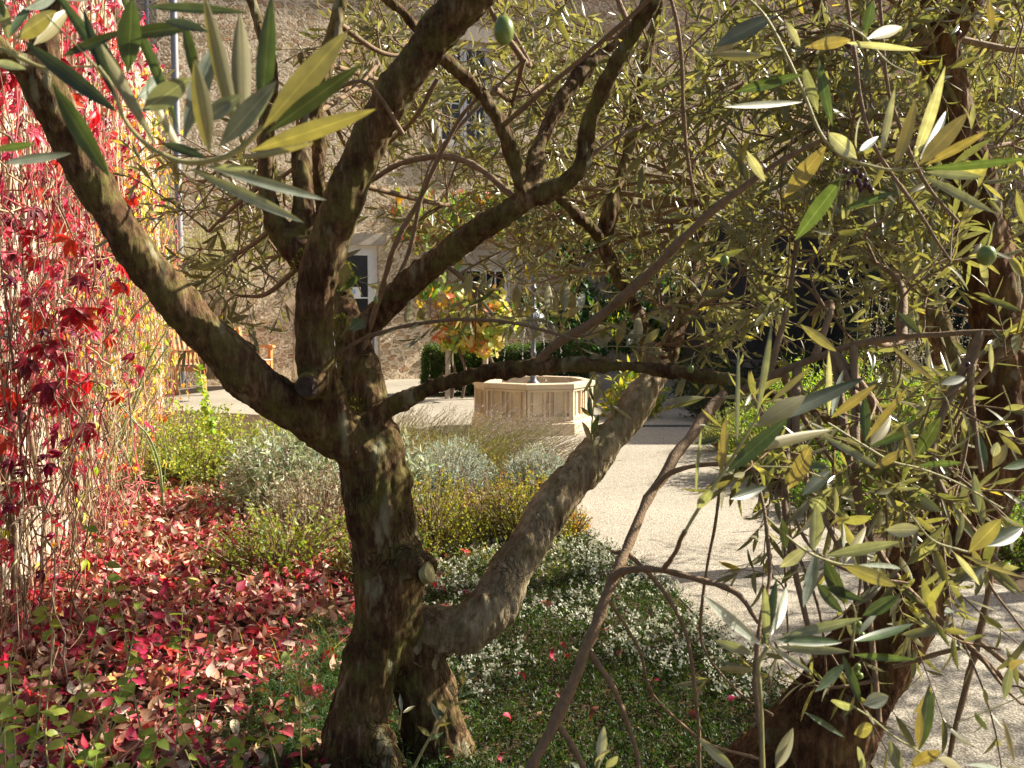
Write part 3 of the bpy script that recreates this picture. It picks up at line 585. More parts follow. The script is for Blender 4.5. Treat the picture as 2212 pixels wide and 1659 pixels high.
# tree A --- the forked tree in the middle
Y=2.7
A_PATHS=[
 [(800,1780,230,Y),(785,1690,205,Y),(768,1600,155,Y),(785,1500,125,Y),(812,1400,125,Y),(838,1290,145,Y),(830,1170,150,Y),(812,1060,150,Y),(800,970,150,Y),(790,910,110,Y)],
 [(790,1560,80,Y-.05),(825,1640,95,Y-.08),(860,1750,110,Y-.1)],
 [(700,1760,60,Y+.05),(735,1650,80,Y),(770,1540,80,Y)],
 [(850,1170,120,Y),(880,1205,88,Y-.05),(924,1235,62,Y-.11)],
 [(850,1010,60,Y),(862,1040,60,Y-.02),(850,1090,50,Y-.03)],
 [(1010,1790,190,2.78),(975,1690,165,2.78),(945,1600,150,2.78),(918,1500,135,2.78),(900,1420,125,2.78),(925,1372,118,2.78),(1000,1362,118,2.78),(1062,1315,115,2.8),(1105,1235,104,2.85),(1160,1150,96,2.9),(1232,1050,86,2.98),(1310,960,80,3.05),(1368,880,74,3.1),(1412,815,58,3.15),(1402,745,38,3.2),(1380,680,34,3.25),(1340,600,32,3.3),(1306,530,34,3.3),(1322,440,30,3.3),(1352,340,27,3.35),(1375,240,24,3.35),(1400,120,20,3.4),(1430,-30,18,3.4)],
 [(900,1440,90,2.78),(882,1360,80,2.74),(900,1300,36,2.74)],
 [(1306,535,26,3.3),(1275,490,24,3.25),(1240,460,20,3.2),(1198,418,15,3.2)],
 [(1412,820,44,3.15),(1455,740,32,3.2),(1492,620,28,3.3),(1510,520,24,3.4),(1560,400,20,3.5)],
 [(770,960,110,2.68),(700,925,108,2.64),(615,872,100,2.6),(550,822,97,2.57),(500,775,95,2.55),(450,728,90,2.52),(412,687,86,2.5),(340,600,80,2.46),(270,510,76,2.42),(200,395,72,2.38),(135,275,78,2.34),(85,170,92,2.3),(105,60,60,2.3),(140,-70,50,2.3)],
 [(90,190,60,2.32),(30,130,54,2.25),(-60,60,50,2.2)],
 [(775,975,110,2.66),(722,905,96,2.63),(690,825,88,2.6),(677,725,82,2.58),(686,610,80,2.55),(714,505,78,2.53),(758,395,76,2.5),(802,290,78,2.48),(862,185,80,2.46),(935,85,82,2.44),(1010,-5,84,2.42),(1090,-100,80,2.4),(1190,-260,60,2.4),(1250,-450,36,2.45),(1270,-620,16,2.5)],
 [(690,830,60,2.55),(668,834,50,2.51),(662,836,44,2.485)],
 [(785,950,95,2.78),(772,860,84,2.82),(765,780,80,2.85),(748,700,56,2.9),(735,640,56,2.95),(692,585,66,3.0),(650,545,76,3.0),(610,505,50,3.0),(580,430,34,3.0),(572,300,30,3.0),(588,160,27,3.0),(558,60,24,3.0),(535,-40,22,3.0)],
 [(655,560,56,3.0),(656,430,40,3.02),(655,300,33,3.05),(686,200,30,3.05),(718,90,28,3.05),(745,-40,26,3.05)],
 [(668,560,50,3.05),(690,470,32,3.1),(688,360,26,3.1),(690,240,22,3.12),(650,120,16,3.15)],
 [(800,930,70,2.74),(800,860,70,2.76),(792,790,66,2.8),(778,740,50,2.82)],
 [(752,745,54,2.82),(805,695,58,2.8),(870,622,56,2.78),(950,560,52,2.75),(1040,492,50,2.7),(1130,437,48,2.68),(1210,402,42,2.66),(1255,360,42,2.64),(1270,280,36,2.62),(1302,190,34,2.6),(1362,80,32,2.58),(1430,-40,30,2.55)],
 [(1135,432,38,2.68),(1115,360,32,2.65),(1085,272,30,2.62),(1030,192,28,2.6),(962,130,30,2.56),(895,55,24,2.5),(815,-30,22,2.45)],
 [(1142,425,40,2.68),(1160,340,36,2.74),(1200,240,34,2.8),(1262,150,28,2.86),(1335,88,24,2.9),(1420,10,18,2.95)],
 [(790,920,70,2.7),(838,882,40,2.68),(930,838,36,2.62),(1040,808,34,2.55),(1150,793,33,2.5),(1262,788,32,2.45),(1380,795,30,2.4),(1500,808,29,2.36),(1600,826,28,2.34),(1668,852,27,2.34),(1765,893,30,2.36),(1880,952,34,2.4),(1985,1022,38,2.45),(2090,1100,46,2.5)],
]
treeA=thing('olive_tree','forked olive tree with mossy dark trunk in the middle, limbs fanning up and out','tree',(-.38,2.7,0))
q5=A_PATHS[5]; qq=[(x,y,w*.97,d) for x,y,w,d in q5[4:16]]+[(1384,690,24,3.24)]; A_PATHS=A_PATHS[:5]+[q5[:6],q5[14:]]+A_PATHS[6:]+[qq]; PALE=[A_PATHS[-1]]
meA=limbs_mesh([p for p in A_PATHS if p not in PALE],.0055,.014,1.0,.45); meshobj('trunk',meA,M['bark'],treeA)
mP=limbs_mesh(PALE,.005,.014,4.0,.6); o=meshobj('leaning_stem',mP,M['bark_pale_lit'],treeA); o['label']='pale mottled leaning stem, bark lightened as if sunlit'
# cut faces
def disc(p,n,r,name,mat,parent,th=.004,sq=1.0):
    a=Acc(); n=unit(n); u=unit(np.cross(n,[0,0.01,1])); w=np.cross(n,u); k=20
    ring=[p+n*th+(u*math.cos(t)+w*math.sin(t)*sq)*r*(1+.07*math.sin(3*t+1)) for t in np.linspace(0,2*math.pi,k,endpoint=False)]
    ring2=[q-n*(th+.02)+0*n for q in ring]; v=ring+ring2+[p+n*th*.5]; f3=[[2*k,i,(i+1)%k] for i in range(k)]
    a.add(v,f3); a.add(ring+ring2,[[i,k+i,k+(i+1)%k,(i+1)%k] for i in range(k)]); return a.build(name,mat,parent,False)
disc(at(929,1237,2.58),[.86,-.42,.28],.024,'pruning_cut',M['cutwood'],treeA,.0,1.2)
disc(at(661,836,2.46),[-.35,-.9,.1],.024,'branch_stub',plainmat('dark_heartwood',(.05,.03,.02),.9,.4,60,.8,120),treeA,.006)
# moss on the dark middle stem
ms=Leaves()
for (x,y,dep,s,n) in ((735,725,2.86,.045,500),(742,600,2.92,.035,450),(770,900,2.72,.04,260),(720,800,2.8,.03,200),(655,585,2.94,.045,350)):
    c=at(x,y,dep); dr=rdir(n); dr[:,1]=-abs(dr[:,1]); 
    ms.many(c+dr*np.array([.7,.6,1.3])*s,dr+rdir(n)*.6,rdir(n),rng.uniform(.006,.013,n),rng.uniform(.002,.004,n),np.zeros(n),pick([(.13,.15,.02),(.07,.09,.015),(.2,.2,.04)],n,.2))
a=Acc(); ms.emit(a,T_TINY); a.build('moss_tufts',M['leaf'],treeA)
# tree B --- the leaning tree at the right
B_PATHS=[
 [(1640,1790,330,2.55),(1725,1660,250,2.55),(1790,1560,215,2.55),(1855,1450,190,2.55),(1925,1350,168,2.55),(1990,1245,152,2.57),(2055,1145,142,2.6),(2118,1045,140,2.62),(2162,930,132,2.65),(2168,820,112,2.68),(2152,700,104,2.7),(2140,590,100,2.7),(2118,480,95,2.72),(2085,335,88,2.74),(2052,215,82,2.75),(2020,90,78,2.76),(1985,-60,76,2.78)],
 [(1760,1620,140,2.5),(1680,1665,120,2.48),(1590,1740,120,2.45)],
 [(1990,1250,90,2.5),(1950,1390,80,2.46),(1885,1520,80,2.44)],
 [(2120,1060,110,2.62),(2190,1000,90,2.6),(2290,930,70,2.55)],
 [(2165,890,90,2.66),(2230,860,70,2.7),(2330,800,60,2.75)],
 [(2030,110,60,2.74),(2080,20,50,2.7),(2120,-60,46,2.7)],
]
treeB=thing('olive_tree','big leaning olive tree with a thick brown trunk rising at the right over the path','tree',(.9,2.55,0))
meB=limbs_mesh(B_PATHS,.007,.015,9.0); meshobj('trunk',meB,M['bark_red'],treeB)

# thin traced branches
def thin(paths,parent,name='branch',mat='twig'):
    for pts in paths:
        a=Acc(); P=catmull([at(p[0],p[1],p[3]) for p in pts],6); r=np.interp(np.linspace(0,len(pts)-1,len(P)),np.arange(len(pts)),[p[2]/2/FPX*p[3] for p in pts])
        P=P+np.array([noise.noise_vector(Vector(p*14)) for p in P])*r[:,None]*.5
        tube(a,P,r*(1+.15*rng.normal(0,1,len(r)).clip(-1,1)),8); a.build(name,M[mat],parent)
A_THIN=[
 [(1145,800,18,2.5),(1205,745,20,2.45),(1300,680,22,2.4),(1350,640,21,2.36),(1450,540,20,2.3),(1560,440,17,2.25),(1660,365,13,2.2),(1800,290,9,2.1)],
 [(1085,275,12,2.62),(1180,190,11,2.5),(1300,90,10,2.4),(1420,-20,9,2.3)],
 [(780,775,10,2.8),(815,660,13,2.75),(850,540,12,2.7),(905,430,11,2.68),(985,270,10,2.65),(1050,190,8,2.6)],
 [(830,640,12,2.85),(880,560,12,2.9),(915,410,11,2.9),(960,310,9,2.95),(1130,130,7,3.)],
 [(715,770,7,2.6),(800,725,10,2.55),(900,700,9,2.5),(1000,690,8,2.45),(1120,700,7,2.4),(1250,735,6,2.35)],
 [(945,170,10,2.44),(900,250,9,2.5),(850,300,8,2.6),(740,400,6,2.8)],
 [(870,290,11,2.45),(780,175,8,2.4),(640,240,7,2.5),(520,190,5,2.6)],
 [(1130,440,14,2.7),(1000,345,14,2.85),(880,350,12,3.),(780,400,10,3.1)],
 [(1255,355,12,2.64),(1330,300,11,2.7),(1450,250,9,2.8),(1600,180,7,2.9)],
 [(1562,850,24,2.3),(1500,930,22,2.2),(1415,1055,21,2.1),(1350,1190,22,2.0),(1320,1260,25,1.95),(1268,1400,25,1.9),(1200,1560,25,1.86),(1130,1700,25,1.82)],
 [(1320,1250,20,1.95),(1355,1232,17,1.92),(1420,1232,14,1.88),(1500,1248,13,1.84),(1590,1280,12,1.8),(1640,1345,10,1.78)],
 [(1350,1190,12,2.0),(1420,1260,10,1.96),(1470,1340,9,1.94),(1492,1420,9,1.92),(1508,1560,8,1.9),(1512,1700,8,1.9)],
 [(1275,1408,14,1.9),(1320,1480,13,1.88),(1355,1560,12,1.87),(1378,1640,10,1.86),(1380,1720,10,1.85)],
 [(1410,1060,14,2.1),(1450,1020,12,2.08),(1540,1002,11,2.05),(1640,1018,10,2.0),(1720,1050,8,1.98)],
 [(1345,1195,10,2.0),(1320,1192,8,2.0)],
 [(1200,1560,16,1.86),(1230,1600,14,1.85),(1280,1690,12,1.84)],
 [(1310,1290,8,1.95),(1380,1400,8,1.97),(1410,1500,7,1.98),(1520,1600,7,2.0),(1640,1640,7,2.)],
]
thin(A_THIN,treeA)
B_THIN=[
 [(1600,845,24,2.34),(1690,805,20,2.3),(1800,757,17,2.25),(1950,727,15,2.2),(2212,716,12,2.1)],
 [(2150,1180,12,1.95),(2132,1290,14,1.93),(2112,1390,17,1.9),(2085,1490,13,1.88),(2050,1640,12,1.85),(2040,1720,12,1.85)],
 [(2112,1390,11,1.9),(2030,1412,11,1.92),(1930,1440,10,1.95)],
 [(2116,1388,12,1.9),(2160,1420,12,1.88),(2230,1480,12,1.86)],
 [(1620,990,8,1.9),(1650,1100,9,1.85),(1662,1240,9,1.8),(1640,1360,11,1.75),(1632,1480,12,1.72),(1645,1600,13,1.7),(1650,1720,13,1.7)],
 [(1560,1000,7,2.2),(1545,1130,7,2.2),(1518,1290,7,2.18),(1520,1400,6,2.18),(1600,1500,6,2.15),(1670,1545,6,2.1)],
 [(1710,1110,8,1.9),(1760,1190,8,1.85),(1850,1240,8,1.8),(1960,1260,7,1.8)],
 [(1900,1000,12,2.2),(1970,1080,11,2.1),(2020,1150,10,2.0),(2090,1220,8,1.95),(2212,1250,7,1.9)],
 [(1760,893,10,2.3),(1800,960,8,2.2),(1880,1010,8,2.1),(1960,1110,7,2.)],
 [(1830,0,8,1.9),(1850,150,9,1.9),(1880,300,9,1.9),(1960,420,8,1.9),(2050,560,7,1.9)],
 [(1900,0,8,2.),(1920,200,8,2.),(1990,380,8,2.),(2070,480,6,2.)],
 [(1450,0,8,1.8),(1470,100,9,1.8),(1480,300,8,1.85),(1500,420,7,1.9)],
]
thin(B_THIN,treeB)
# branches that carry the near shoots, from the limbs outside the frame
thin([[(-60,60,26,2.2),(-170,-40,22,1.8),(-200,20,24,1.3),(-20,97,20,.95)],[(1480,1148,11,1.25),(1452,1205,10,1.5),(1428,1234,12,1.87)]],treeA)
thin([[(1985,-60,20,2.78),(1800,-260,18,2.2),(1620,-180,14,1.6),(1613,-10,12,1.35)],[(1985,-60,14,2.78),(1880,-150,12,2.2),(1830,0,10,1.9)],[(1985,-60,14,2.78),(1930,-150,12,2.3),(1900,0,10,2.0)],[(1562,-140,16,2.7),(1460,-160,12,2.0),(1450,0,9,1.8)],
 [(1760,1850,16,2.4),(1690,1960,15,1.7),(1650,1690,14,1.22)],[(2290,930,16,2.55),(2330,1050,14,1.9),(2215,1120,10,1.5)],[(2290,930,16,2.55),(2300,1080,14,2.2),(2150,1180,12,1.95)]],treeB)
# --- crowns: clusters of branches and leaves
def anch(paths): return np.array([q for pts in paths for q in catmull([at(p[0],p[1],p[3]) for p in pts],3)])
ancA=anch([p for p in A_PATHS[9:-1]]+A_THIN[:9]); ancB=anch([B_PATHS[0][8:],*B_PATHS[3:],*B_THIN[:1]])
La,Wa=Leaves(),Acc(); Lb,Wb=Leaves(),Acc(); Lc,Wc=Leaves(),Acc()
cl=[]
def cpx(x,y,Yd,r,ns,den): return (at(x,y,Yd),r,ns,den)
CA=[cpx(*q) for q in [
 (900,120,3.3,.30,4,4),(1080,20,3.6,.28,5,4),(1180,180,3.5,.30,5,5),(1330,60,3.4,.32,5,5),(1180,330,3.7,.28,5,4),(1330,330,3.4,.28,5,4),
 (1080,330,4.0,.28,4,3),(960,420,3.6,.25,4,3),(1420,480,3.5,.3,5,4),(1450,220,3.2,.3,5,5),(1250,560,3.6,.26,4,3),(1390,640,3.4,.25,4,3),
 (860,60,3.9,.3,4,3),(450,500,3.2,.24,4,3),(520,640,3.2,.16,3,3),(560,430,3.4,.2,3,3),(1120,500,4.1,.3,4,3),(1050,640,2.7,.16,3,2),
 (1300,-120,3.0,.4,4,4),(1000,-150,2.9,.4,3,3),(1560,300,3.1,.3,5,5),(1560,640,3.0,.26,4,4),(1250,720,2.5,.14,2,3),(1430,740,2.9,.2,3,3),
 (780,230,4.0,.25,4,3),(640,330,3.8,.25,3,2),(900,230,4.6,.34,6,4),(1050,120,4.6,.36,6,5),(1170,420,4.6,.34,6,4),(1250,250,4.4,.36,6,5),(1000,500,4.6,.28,4,3),(1350,450,4.2,.34,6,5),(1100,250,3.2,.22,3,3),(950,330,4.6,.3,5,4),(1180,60,4.4,.36,6,5),(480,560,3.4,.22,5,4),(430,400,3.5,.2,3,4),(900,80,5.0,.34,5,5),(880,330,5.0,.28,4,4),(1130,150,5.1,.36,6,5),(1000,420,5.0,.3,5,4),(1220,330,5.1,.34,6,5),(560,560,3.6,.22,4,4),(820,130,3.6,.22,3,3),(1330,250,4.8,.34,6,5),(1150,560,4.6,.24,4,3)]]
CB=[cpx(*q) for q in [
 (1700,80,2.6,.32,6,5),(1860,120,2.6,.3,6,5),(2130,120,3.3,.32,7,6),(2230,300,3.0,.32,6,5),(1650,350,2.7,.3,5,5),(1800,330,2.6,.3,6,5),
 (1960,360,3.2,.32,7,5),(2220,560,3.1,.3,6,4),(1720,520,2.6,.26,5,4),(1880,560,2.5,.25,4,4),(2030,640,3.2,.28,5,4),(1620,560,3.4,.28,5,4),
 (1750,680,2.6,.2,3,4),(1950,740,2.3,.2,3,3),(2100,830,2.1,.2,3,4),(2180,700,2.9,.3,4,4),(1850,-120,2.4,.35,4,4),(2200,-100,2.4,.35,4,4),(1550,-80,2.7,.35,4,4),
 (1700,960,2.1,.16,3,3),(1900,1000,2.0,.18,3,3),(2120,1020,2.0,.2,4,3),(1820,1200,1.9,.13,2,3),(1960,1180,1.95,.16,3,3),(2160,1220,1.8,.14,3,2),(2180,1480,1.7,.12,2,2),
 (1760,1420,1.85,.12,2,2),(1900,1560,1.8,.12,2,2),(1800,1000,2.3,.18,3,3),
 (2420,500,2.6,.3,4,3),(2450,100,2.8,.3,4,3)]]
crown(La,Wa,CA,ancA); crown(Lb,Wb,CB,ancB,.086)
# tree C --- olive behind the first two, over the right bed
treeC=thing('olive_tree','olive tree standing farther back over the right bed, mostly hidden behind nearer leaves','tree',(2.35,5.2,0))
C_PATHS=[[(2080,1190,95,5.2),(2060,1000,80,5.2),(2075,860,70,5.2),(2020,700,62,5.2),(1960,560,52,5.2),(1880,380,40,5.1),(1800,150,30,5.0),(1760,-60,24,4.9)],
 [(2060,900,50,5.2),(2120,740,44,5.3),(2200,560,36,5.4),(2260,300,30,5.5)],[(1960,560,34,5.2),(1820,480,28,5.0),(1680,440,22,4.9),(1560,420,16,4.8)],[(1900,420,26,5.1),(1760,320,22,5.3),(1620,180,18,5.5)]]
meC=limbs_mesh(C_PATHS,.012,.02,5.0); meshobj('trunk',meC,M['bark'],treeC)
CC=[cpx(*q) for q in [(1620,120,4.9,.42,6,5),(1760,300,5.0,.42,7,5),(1900,180,5.0,.42,7,5),(2060,300,5.1,.4,6,5),(2180,160,5.2,.4,6,5),(1560,380,4.8,.4,6,5),(1700,480,4.9,.36,6,4),
 (1860,500,5.1,.34,5,4),(2080,520,5.2,.32,5,4),(1500,560,4.7,.34,5,4),(1650,640,4.6,.26,5,4),(1420,100,4.7,.38,5,4),(1400,330,4.7,.36,5,4),(1240,420,4.9,.34,4,4),(1280,150,4.9,.38,5,4),(1880,40,4.6,.4,6,5),(1320,560,5.0,.3,4,3),(2200,420,5.5,.4,5,5),(1700,-80,5,.5,6,5),(2100,-60,5,.5,6,5)]]
crown(Lc,Wc,CC,anch(C_PATHS),.072)
a=Acc(); La.emit(a,T_OL6); a.build('foliage',M['olive'],treeA); Wa.build('twigs',M['twig'],treeA)
a=Acc(); Lb.emit(a,T_OL6); a.build('foliage',M['olive'],treeB); Wb.build('twigs',M['twig'],treeB)
a=Acc(); Lc.emit(a,T_OL4); a.build('foliage',M['olive'],treeC); Wc.build('twigs',M['twig'],treeC)
print('leaves',len(La.P),len(Lb.P),len(Lc.P))

# --- traced near sprays: leaves given by base, tip and width as seen, at their own distance
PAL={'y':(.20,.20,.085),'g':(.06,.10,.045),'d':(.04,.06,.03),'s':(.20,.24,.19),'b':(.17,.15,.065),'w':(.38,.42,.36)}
SPR={}
def spray(parent, leaves, stems, scale, off, dep, name, curl=.25):
    L,b=SPR.setdefault(parent.name,(Leaves(),Acc(),parent))[:2]; cam_=np.array([0,0,CAMH])
    for (x0,y0,x1,y1,w,c) in leaves:
        X0,Y0,X1,Y1=off[0]+x0*scale,off[1]+y0*scale,off[0]+x1*scale,off[1]+y1*scale
        d0=dep*(1+rng.normal(0,.006)); d1=dep*(1+rng.normal(0,.045)); p=at(X0,Y0,d0); q=at(X1,Y1,d1); l=np.linalg.norm(q-p)
        view=unit(cam_-p); n=view*(1 if c in 'ybsw' or 1 else 1)+rng.normal(0,.22,3)
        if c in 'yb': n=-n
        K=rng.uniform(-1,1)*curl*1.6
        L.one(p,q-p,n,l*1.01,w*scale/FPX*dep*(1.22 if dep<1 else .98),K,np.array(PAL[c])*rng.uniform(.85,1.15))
        # leaf stalk
    for st in stems:
        P=catmull([at(off[0]+p[0]*scale,off[1]+p[1]*scale,dep) for p in st],5); r=np.interp(np.linspace(0,len(st)-1,len(P)),np.arange(len(st)),[p[2]*scale/2/FPX*dep for p in st]); b=Acc(); tube(b,P,r,8); b.build('shoot',M['shoot'],parent)
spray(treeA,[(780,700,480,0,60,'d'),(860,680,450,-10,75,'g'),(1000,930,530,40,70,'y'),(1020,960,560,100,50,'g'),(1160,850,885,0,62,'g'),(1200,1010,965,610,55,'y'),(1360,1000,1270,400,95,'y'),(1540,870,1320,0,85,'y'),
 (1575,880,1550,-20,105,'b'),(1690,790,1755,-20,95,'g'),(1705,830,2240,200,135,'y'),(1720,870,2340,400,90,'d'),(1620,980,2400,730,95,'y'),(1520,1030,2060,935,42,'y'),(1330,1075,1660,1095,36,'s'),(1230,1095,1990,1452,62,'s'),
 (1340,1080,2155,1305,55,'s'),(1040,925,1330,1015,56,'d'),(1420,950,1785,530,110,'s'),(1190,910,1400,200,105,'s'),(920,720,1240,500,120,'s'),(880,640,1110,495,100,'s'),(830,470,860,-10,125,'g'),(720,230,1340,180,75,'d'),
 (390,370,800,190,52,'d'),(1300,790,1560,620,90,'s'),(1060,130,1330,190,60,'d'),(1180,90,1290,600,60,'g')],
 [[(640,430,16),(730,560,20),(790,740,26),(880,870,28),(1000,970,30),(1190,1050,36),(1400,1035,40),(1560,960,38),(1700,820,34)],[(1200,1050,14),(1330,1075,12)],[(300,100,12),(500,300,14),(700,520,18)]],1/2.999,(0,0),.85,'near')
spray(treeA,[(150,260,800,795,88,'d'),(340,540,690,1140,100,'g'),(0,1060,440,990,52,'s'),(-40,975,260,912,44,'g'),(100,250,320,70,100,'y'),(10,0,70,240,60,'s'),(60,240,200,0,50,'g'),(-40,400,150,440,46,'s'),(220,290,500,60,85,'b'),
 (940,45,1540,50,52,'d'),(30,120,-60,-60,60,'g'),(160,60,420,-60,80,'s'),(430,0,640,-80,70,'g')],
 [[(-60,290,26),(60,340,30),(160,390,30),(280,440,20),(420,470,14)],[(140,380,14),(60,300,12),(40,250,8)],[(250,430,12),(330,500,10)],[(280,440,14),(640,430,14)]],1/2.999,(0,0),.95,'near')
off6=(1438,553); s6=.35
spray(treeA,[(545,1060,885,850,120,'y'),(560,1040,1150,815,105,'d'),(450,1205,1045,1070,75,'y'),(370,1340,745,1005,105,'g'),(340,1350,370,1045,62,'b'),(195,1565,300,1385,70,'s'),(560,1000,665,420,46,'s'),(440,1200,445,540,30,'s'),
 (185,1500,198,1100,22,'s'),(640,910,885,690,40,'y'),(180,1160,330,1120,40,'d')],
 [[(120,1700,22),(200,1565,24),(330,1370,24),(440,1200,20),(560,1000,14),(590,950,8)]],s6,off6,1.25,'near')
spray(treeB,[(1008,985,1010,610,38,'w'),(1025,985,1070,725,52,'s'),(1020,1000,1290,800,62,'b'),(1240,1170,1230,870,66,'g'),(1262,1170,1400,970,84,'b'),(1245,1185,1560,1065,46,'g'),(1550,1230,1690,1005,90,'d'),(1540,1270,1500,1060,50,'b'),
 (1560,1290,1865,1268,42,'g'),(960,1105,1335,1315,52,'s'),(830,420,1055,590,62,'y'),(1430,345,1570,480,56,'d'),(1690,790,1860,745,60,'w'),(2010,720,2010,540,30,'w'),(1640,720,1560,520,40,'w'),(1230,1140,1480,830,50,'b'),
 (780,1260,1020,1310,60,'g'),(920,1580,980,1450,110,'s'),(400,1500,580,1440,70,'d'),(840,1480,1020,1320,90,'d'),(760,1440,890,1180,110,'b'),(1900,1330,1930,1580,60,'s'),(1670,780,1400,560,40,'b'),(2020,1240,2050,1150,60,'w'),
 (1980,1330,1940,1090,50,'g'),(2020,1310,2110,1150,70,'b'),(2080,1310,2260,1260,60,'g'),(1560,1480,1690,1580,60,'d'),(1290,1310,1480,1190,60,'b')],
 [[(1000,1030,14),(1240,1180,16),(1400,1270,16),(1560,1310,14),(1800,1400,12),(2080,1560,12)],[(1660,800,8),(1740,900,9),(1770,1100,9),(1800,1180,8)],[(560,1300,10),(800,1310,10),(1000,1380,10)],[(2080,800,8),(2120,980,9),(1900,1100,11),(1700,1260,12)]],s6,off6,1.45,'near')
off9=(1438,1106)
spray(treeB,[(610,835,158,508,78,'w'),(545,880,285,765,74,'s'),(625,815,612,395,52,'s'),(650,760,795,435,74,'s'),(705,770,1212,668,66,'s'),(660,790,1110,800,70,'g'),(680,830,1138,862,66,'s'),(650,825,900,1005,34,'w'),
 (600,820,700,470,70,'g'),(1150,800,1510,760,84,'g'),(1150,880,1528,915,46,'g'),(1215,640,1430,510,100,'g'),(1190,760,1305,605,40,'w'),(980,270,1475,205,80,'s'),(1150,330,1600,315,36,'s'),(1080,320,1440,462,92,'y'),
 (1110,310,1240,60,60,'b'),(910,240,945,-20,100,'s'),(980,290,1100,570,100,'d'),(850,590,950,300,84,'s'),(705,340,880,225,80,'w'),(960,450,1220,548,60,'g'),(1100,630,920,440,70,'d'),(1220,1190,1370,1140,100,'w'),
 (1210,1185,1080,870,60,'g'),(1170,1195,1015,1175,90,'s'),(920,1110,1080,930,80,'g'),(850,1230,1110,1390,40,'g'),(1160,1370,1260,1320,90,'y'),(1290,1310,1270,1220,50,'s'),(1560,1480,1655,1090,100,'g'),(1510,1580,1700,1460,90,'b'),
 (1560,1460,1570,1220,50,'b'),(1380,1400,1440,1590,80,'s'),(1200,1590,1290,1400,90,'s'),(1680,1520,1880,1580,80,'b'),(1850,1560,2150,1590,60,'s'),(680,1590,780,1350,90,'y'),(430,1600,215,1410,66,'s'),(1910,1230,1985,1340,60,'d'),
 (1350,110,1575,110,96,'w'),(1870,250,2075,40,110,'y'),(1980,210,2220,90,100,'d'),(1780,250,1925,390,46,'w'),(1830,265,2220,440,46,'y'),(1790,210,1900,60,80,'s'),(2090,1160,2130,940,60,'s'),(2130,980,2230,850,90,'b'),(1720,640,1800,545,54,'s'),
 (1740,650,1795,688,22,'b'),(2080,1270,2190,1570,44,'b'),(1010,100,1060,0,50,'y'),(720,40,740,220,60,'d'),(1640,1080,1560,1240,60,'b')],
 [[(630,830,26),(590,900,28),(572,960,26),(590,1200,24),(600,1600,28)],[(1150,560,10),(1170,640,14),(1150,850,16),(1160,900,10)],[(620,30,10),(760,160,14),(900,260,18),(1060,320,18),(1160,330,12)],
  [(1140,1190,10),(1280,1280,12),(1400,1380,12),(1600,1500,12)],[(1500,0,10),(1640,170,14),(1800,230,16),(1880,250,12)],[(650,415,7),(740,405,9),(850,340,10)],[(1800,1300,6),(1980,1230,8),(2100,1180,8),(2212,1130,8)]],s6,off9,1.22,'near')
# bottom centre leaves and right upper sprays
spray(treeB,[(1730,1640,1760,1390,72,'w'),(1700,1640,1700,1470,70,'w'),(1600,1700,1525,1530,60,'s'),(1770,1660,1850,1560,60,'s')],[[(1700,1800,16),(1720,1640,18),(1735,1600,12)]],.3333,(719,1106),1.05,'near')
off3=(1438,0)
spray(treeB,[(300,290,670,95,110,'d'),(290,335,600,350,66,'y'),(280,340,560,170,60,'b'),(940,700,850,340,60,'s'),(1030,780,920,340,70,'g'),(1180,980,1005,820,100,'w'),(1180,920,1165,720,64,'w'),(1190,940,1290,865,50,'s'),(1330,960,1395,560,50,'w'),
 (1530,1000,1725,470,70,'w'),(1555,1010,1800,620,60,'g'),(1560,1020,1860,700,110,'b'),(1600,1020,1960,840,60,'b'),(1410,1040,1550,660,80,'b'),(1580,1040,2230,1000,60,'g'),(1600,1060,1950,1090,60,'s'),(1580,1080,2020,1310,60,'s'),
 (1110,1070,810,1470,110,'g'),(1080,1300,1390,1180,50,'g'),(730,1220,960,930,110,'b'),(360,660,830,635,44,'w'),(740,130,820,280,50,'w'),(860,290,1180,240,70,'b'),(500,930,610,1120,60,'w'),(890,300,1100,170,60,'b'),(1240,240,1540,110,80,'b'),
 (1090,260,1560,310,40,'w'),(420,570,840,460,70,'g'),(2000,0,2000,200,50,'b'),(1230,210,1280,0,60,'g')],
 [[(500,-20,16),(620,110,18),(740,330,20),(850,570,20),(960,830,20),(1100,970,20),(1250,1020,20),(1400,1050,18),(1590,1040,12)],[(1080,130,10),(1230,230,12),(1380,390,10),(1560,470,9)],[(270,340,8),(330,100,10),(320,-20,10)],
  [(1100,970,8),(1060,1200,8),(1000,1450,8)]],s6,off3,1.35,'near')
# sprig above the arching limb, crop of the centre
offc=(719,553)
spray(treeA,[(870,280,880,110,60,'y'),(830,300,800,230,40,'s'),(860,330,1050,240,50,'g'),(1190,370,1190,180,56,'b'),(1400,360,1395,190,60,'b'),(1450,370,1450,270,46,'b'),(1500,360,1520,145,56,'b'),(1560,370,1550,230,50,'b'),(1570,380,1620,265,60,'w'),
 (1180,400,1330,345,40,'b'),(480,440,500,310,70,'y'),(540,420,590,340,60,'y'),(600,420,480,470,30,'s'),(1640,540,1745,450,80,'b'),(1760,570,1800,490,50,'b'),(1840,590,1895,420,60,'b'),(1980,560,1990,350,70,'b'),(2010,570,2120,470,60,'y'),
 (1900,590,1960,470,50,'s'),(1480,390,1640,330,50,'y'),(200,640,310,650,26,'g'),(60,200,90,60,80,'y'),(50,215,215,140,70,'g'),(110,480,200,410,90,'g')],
 [[(300,520,8),(450,460,12),(600,430,12),(860,410,12),(1100,430,11),(1250,450,10)],[(860,410,6),(880,330,5)],[(1180,440,6),(1500,370,8),(1620,300,6)],[(1560,540,7),(1740,580,8),(2010,590,7),(2150,600,7)]],.3333,offc,2.52,'near',.15)
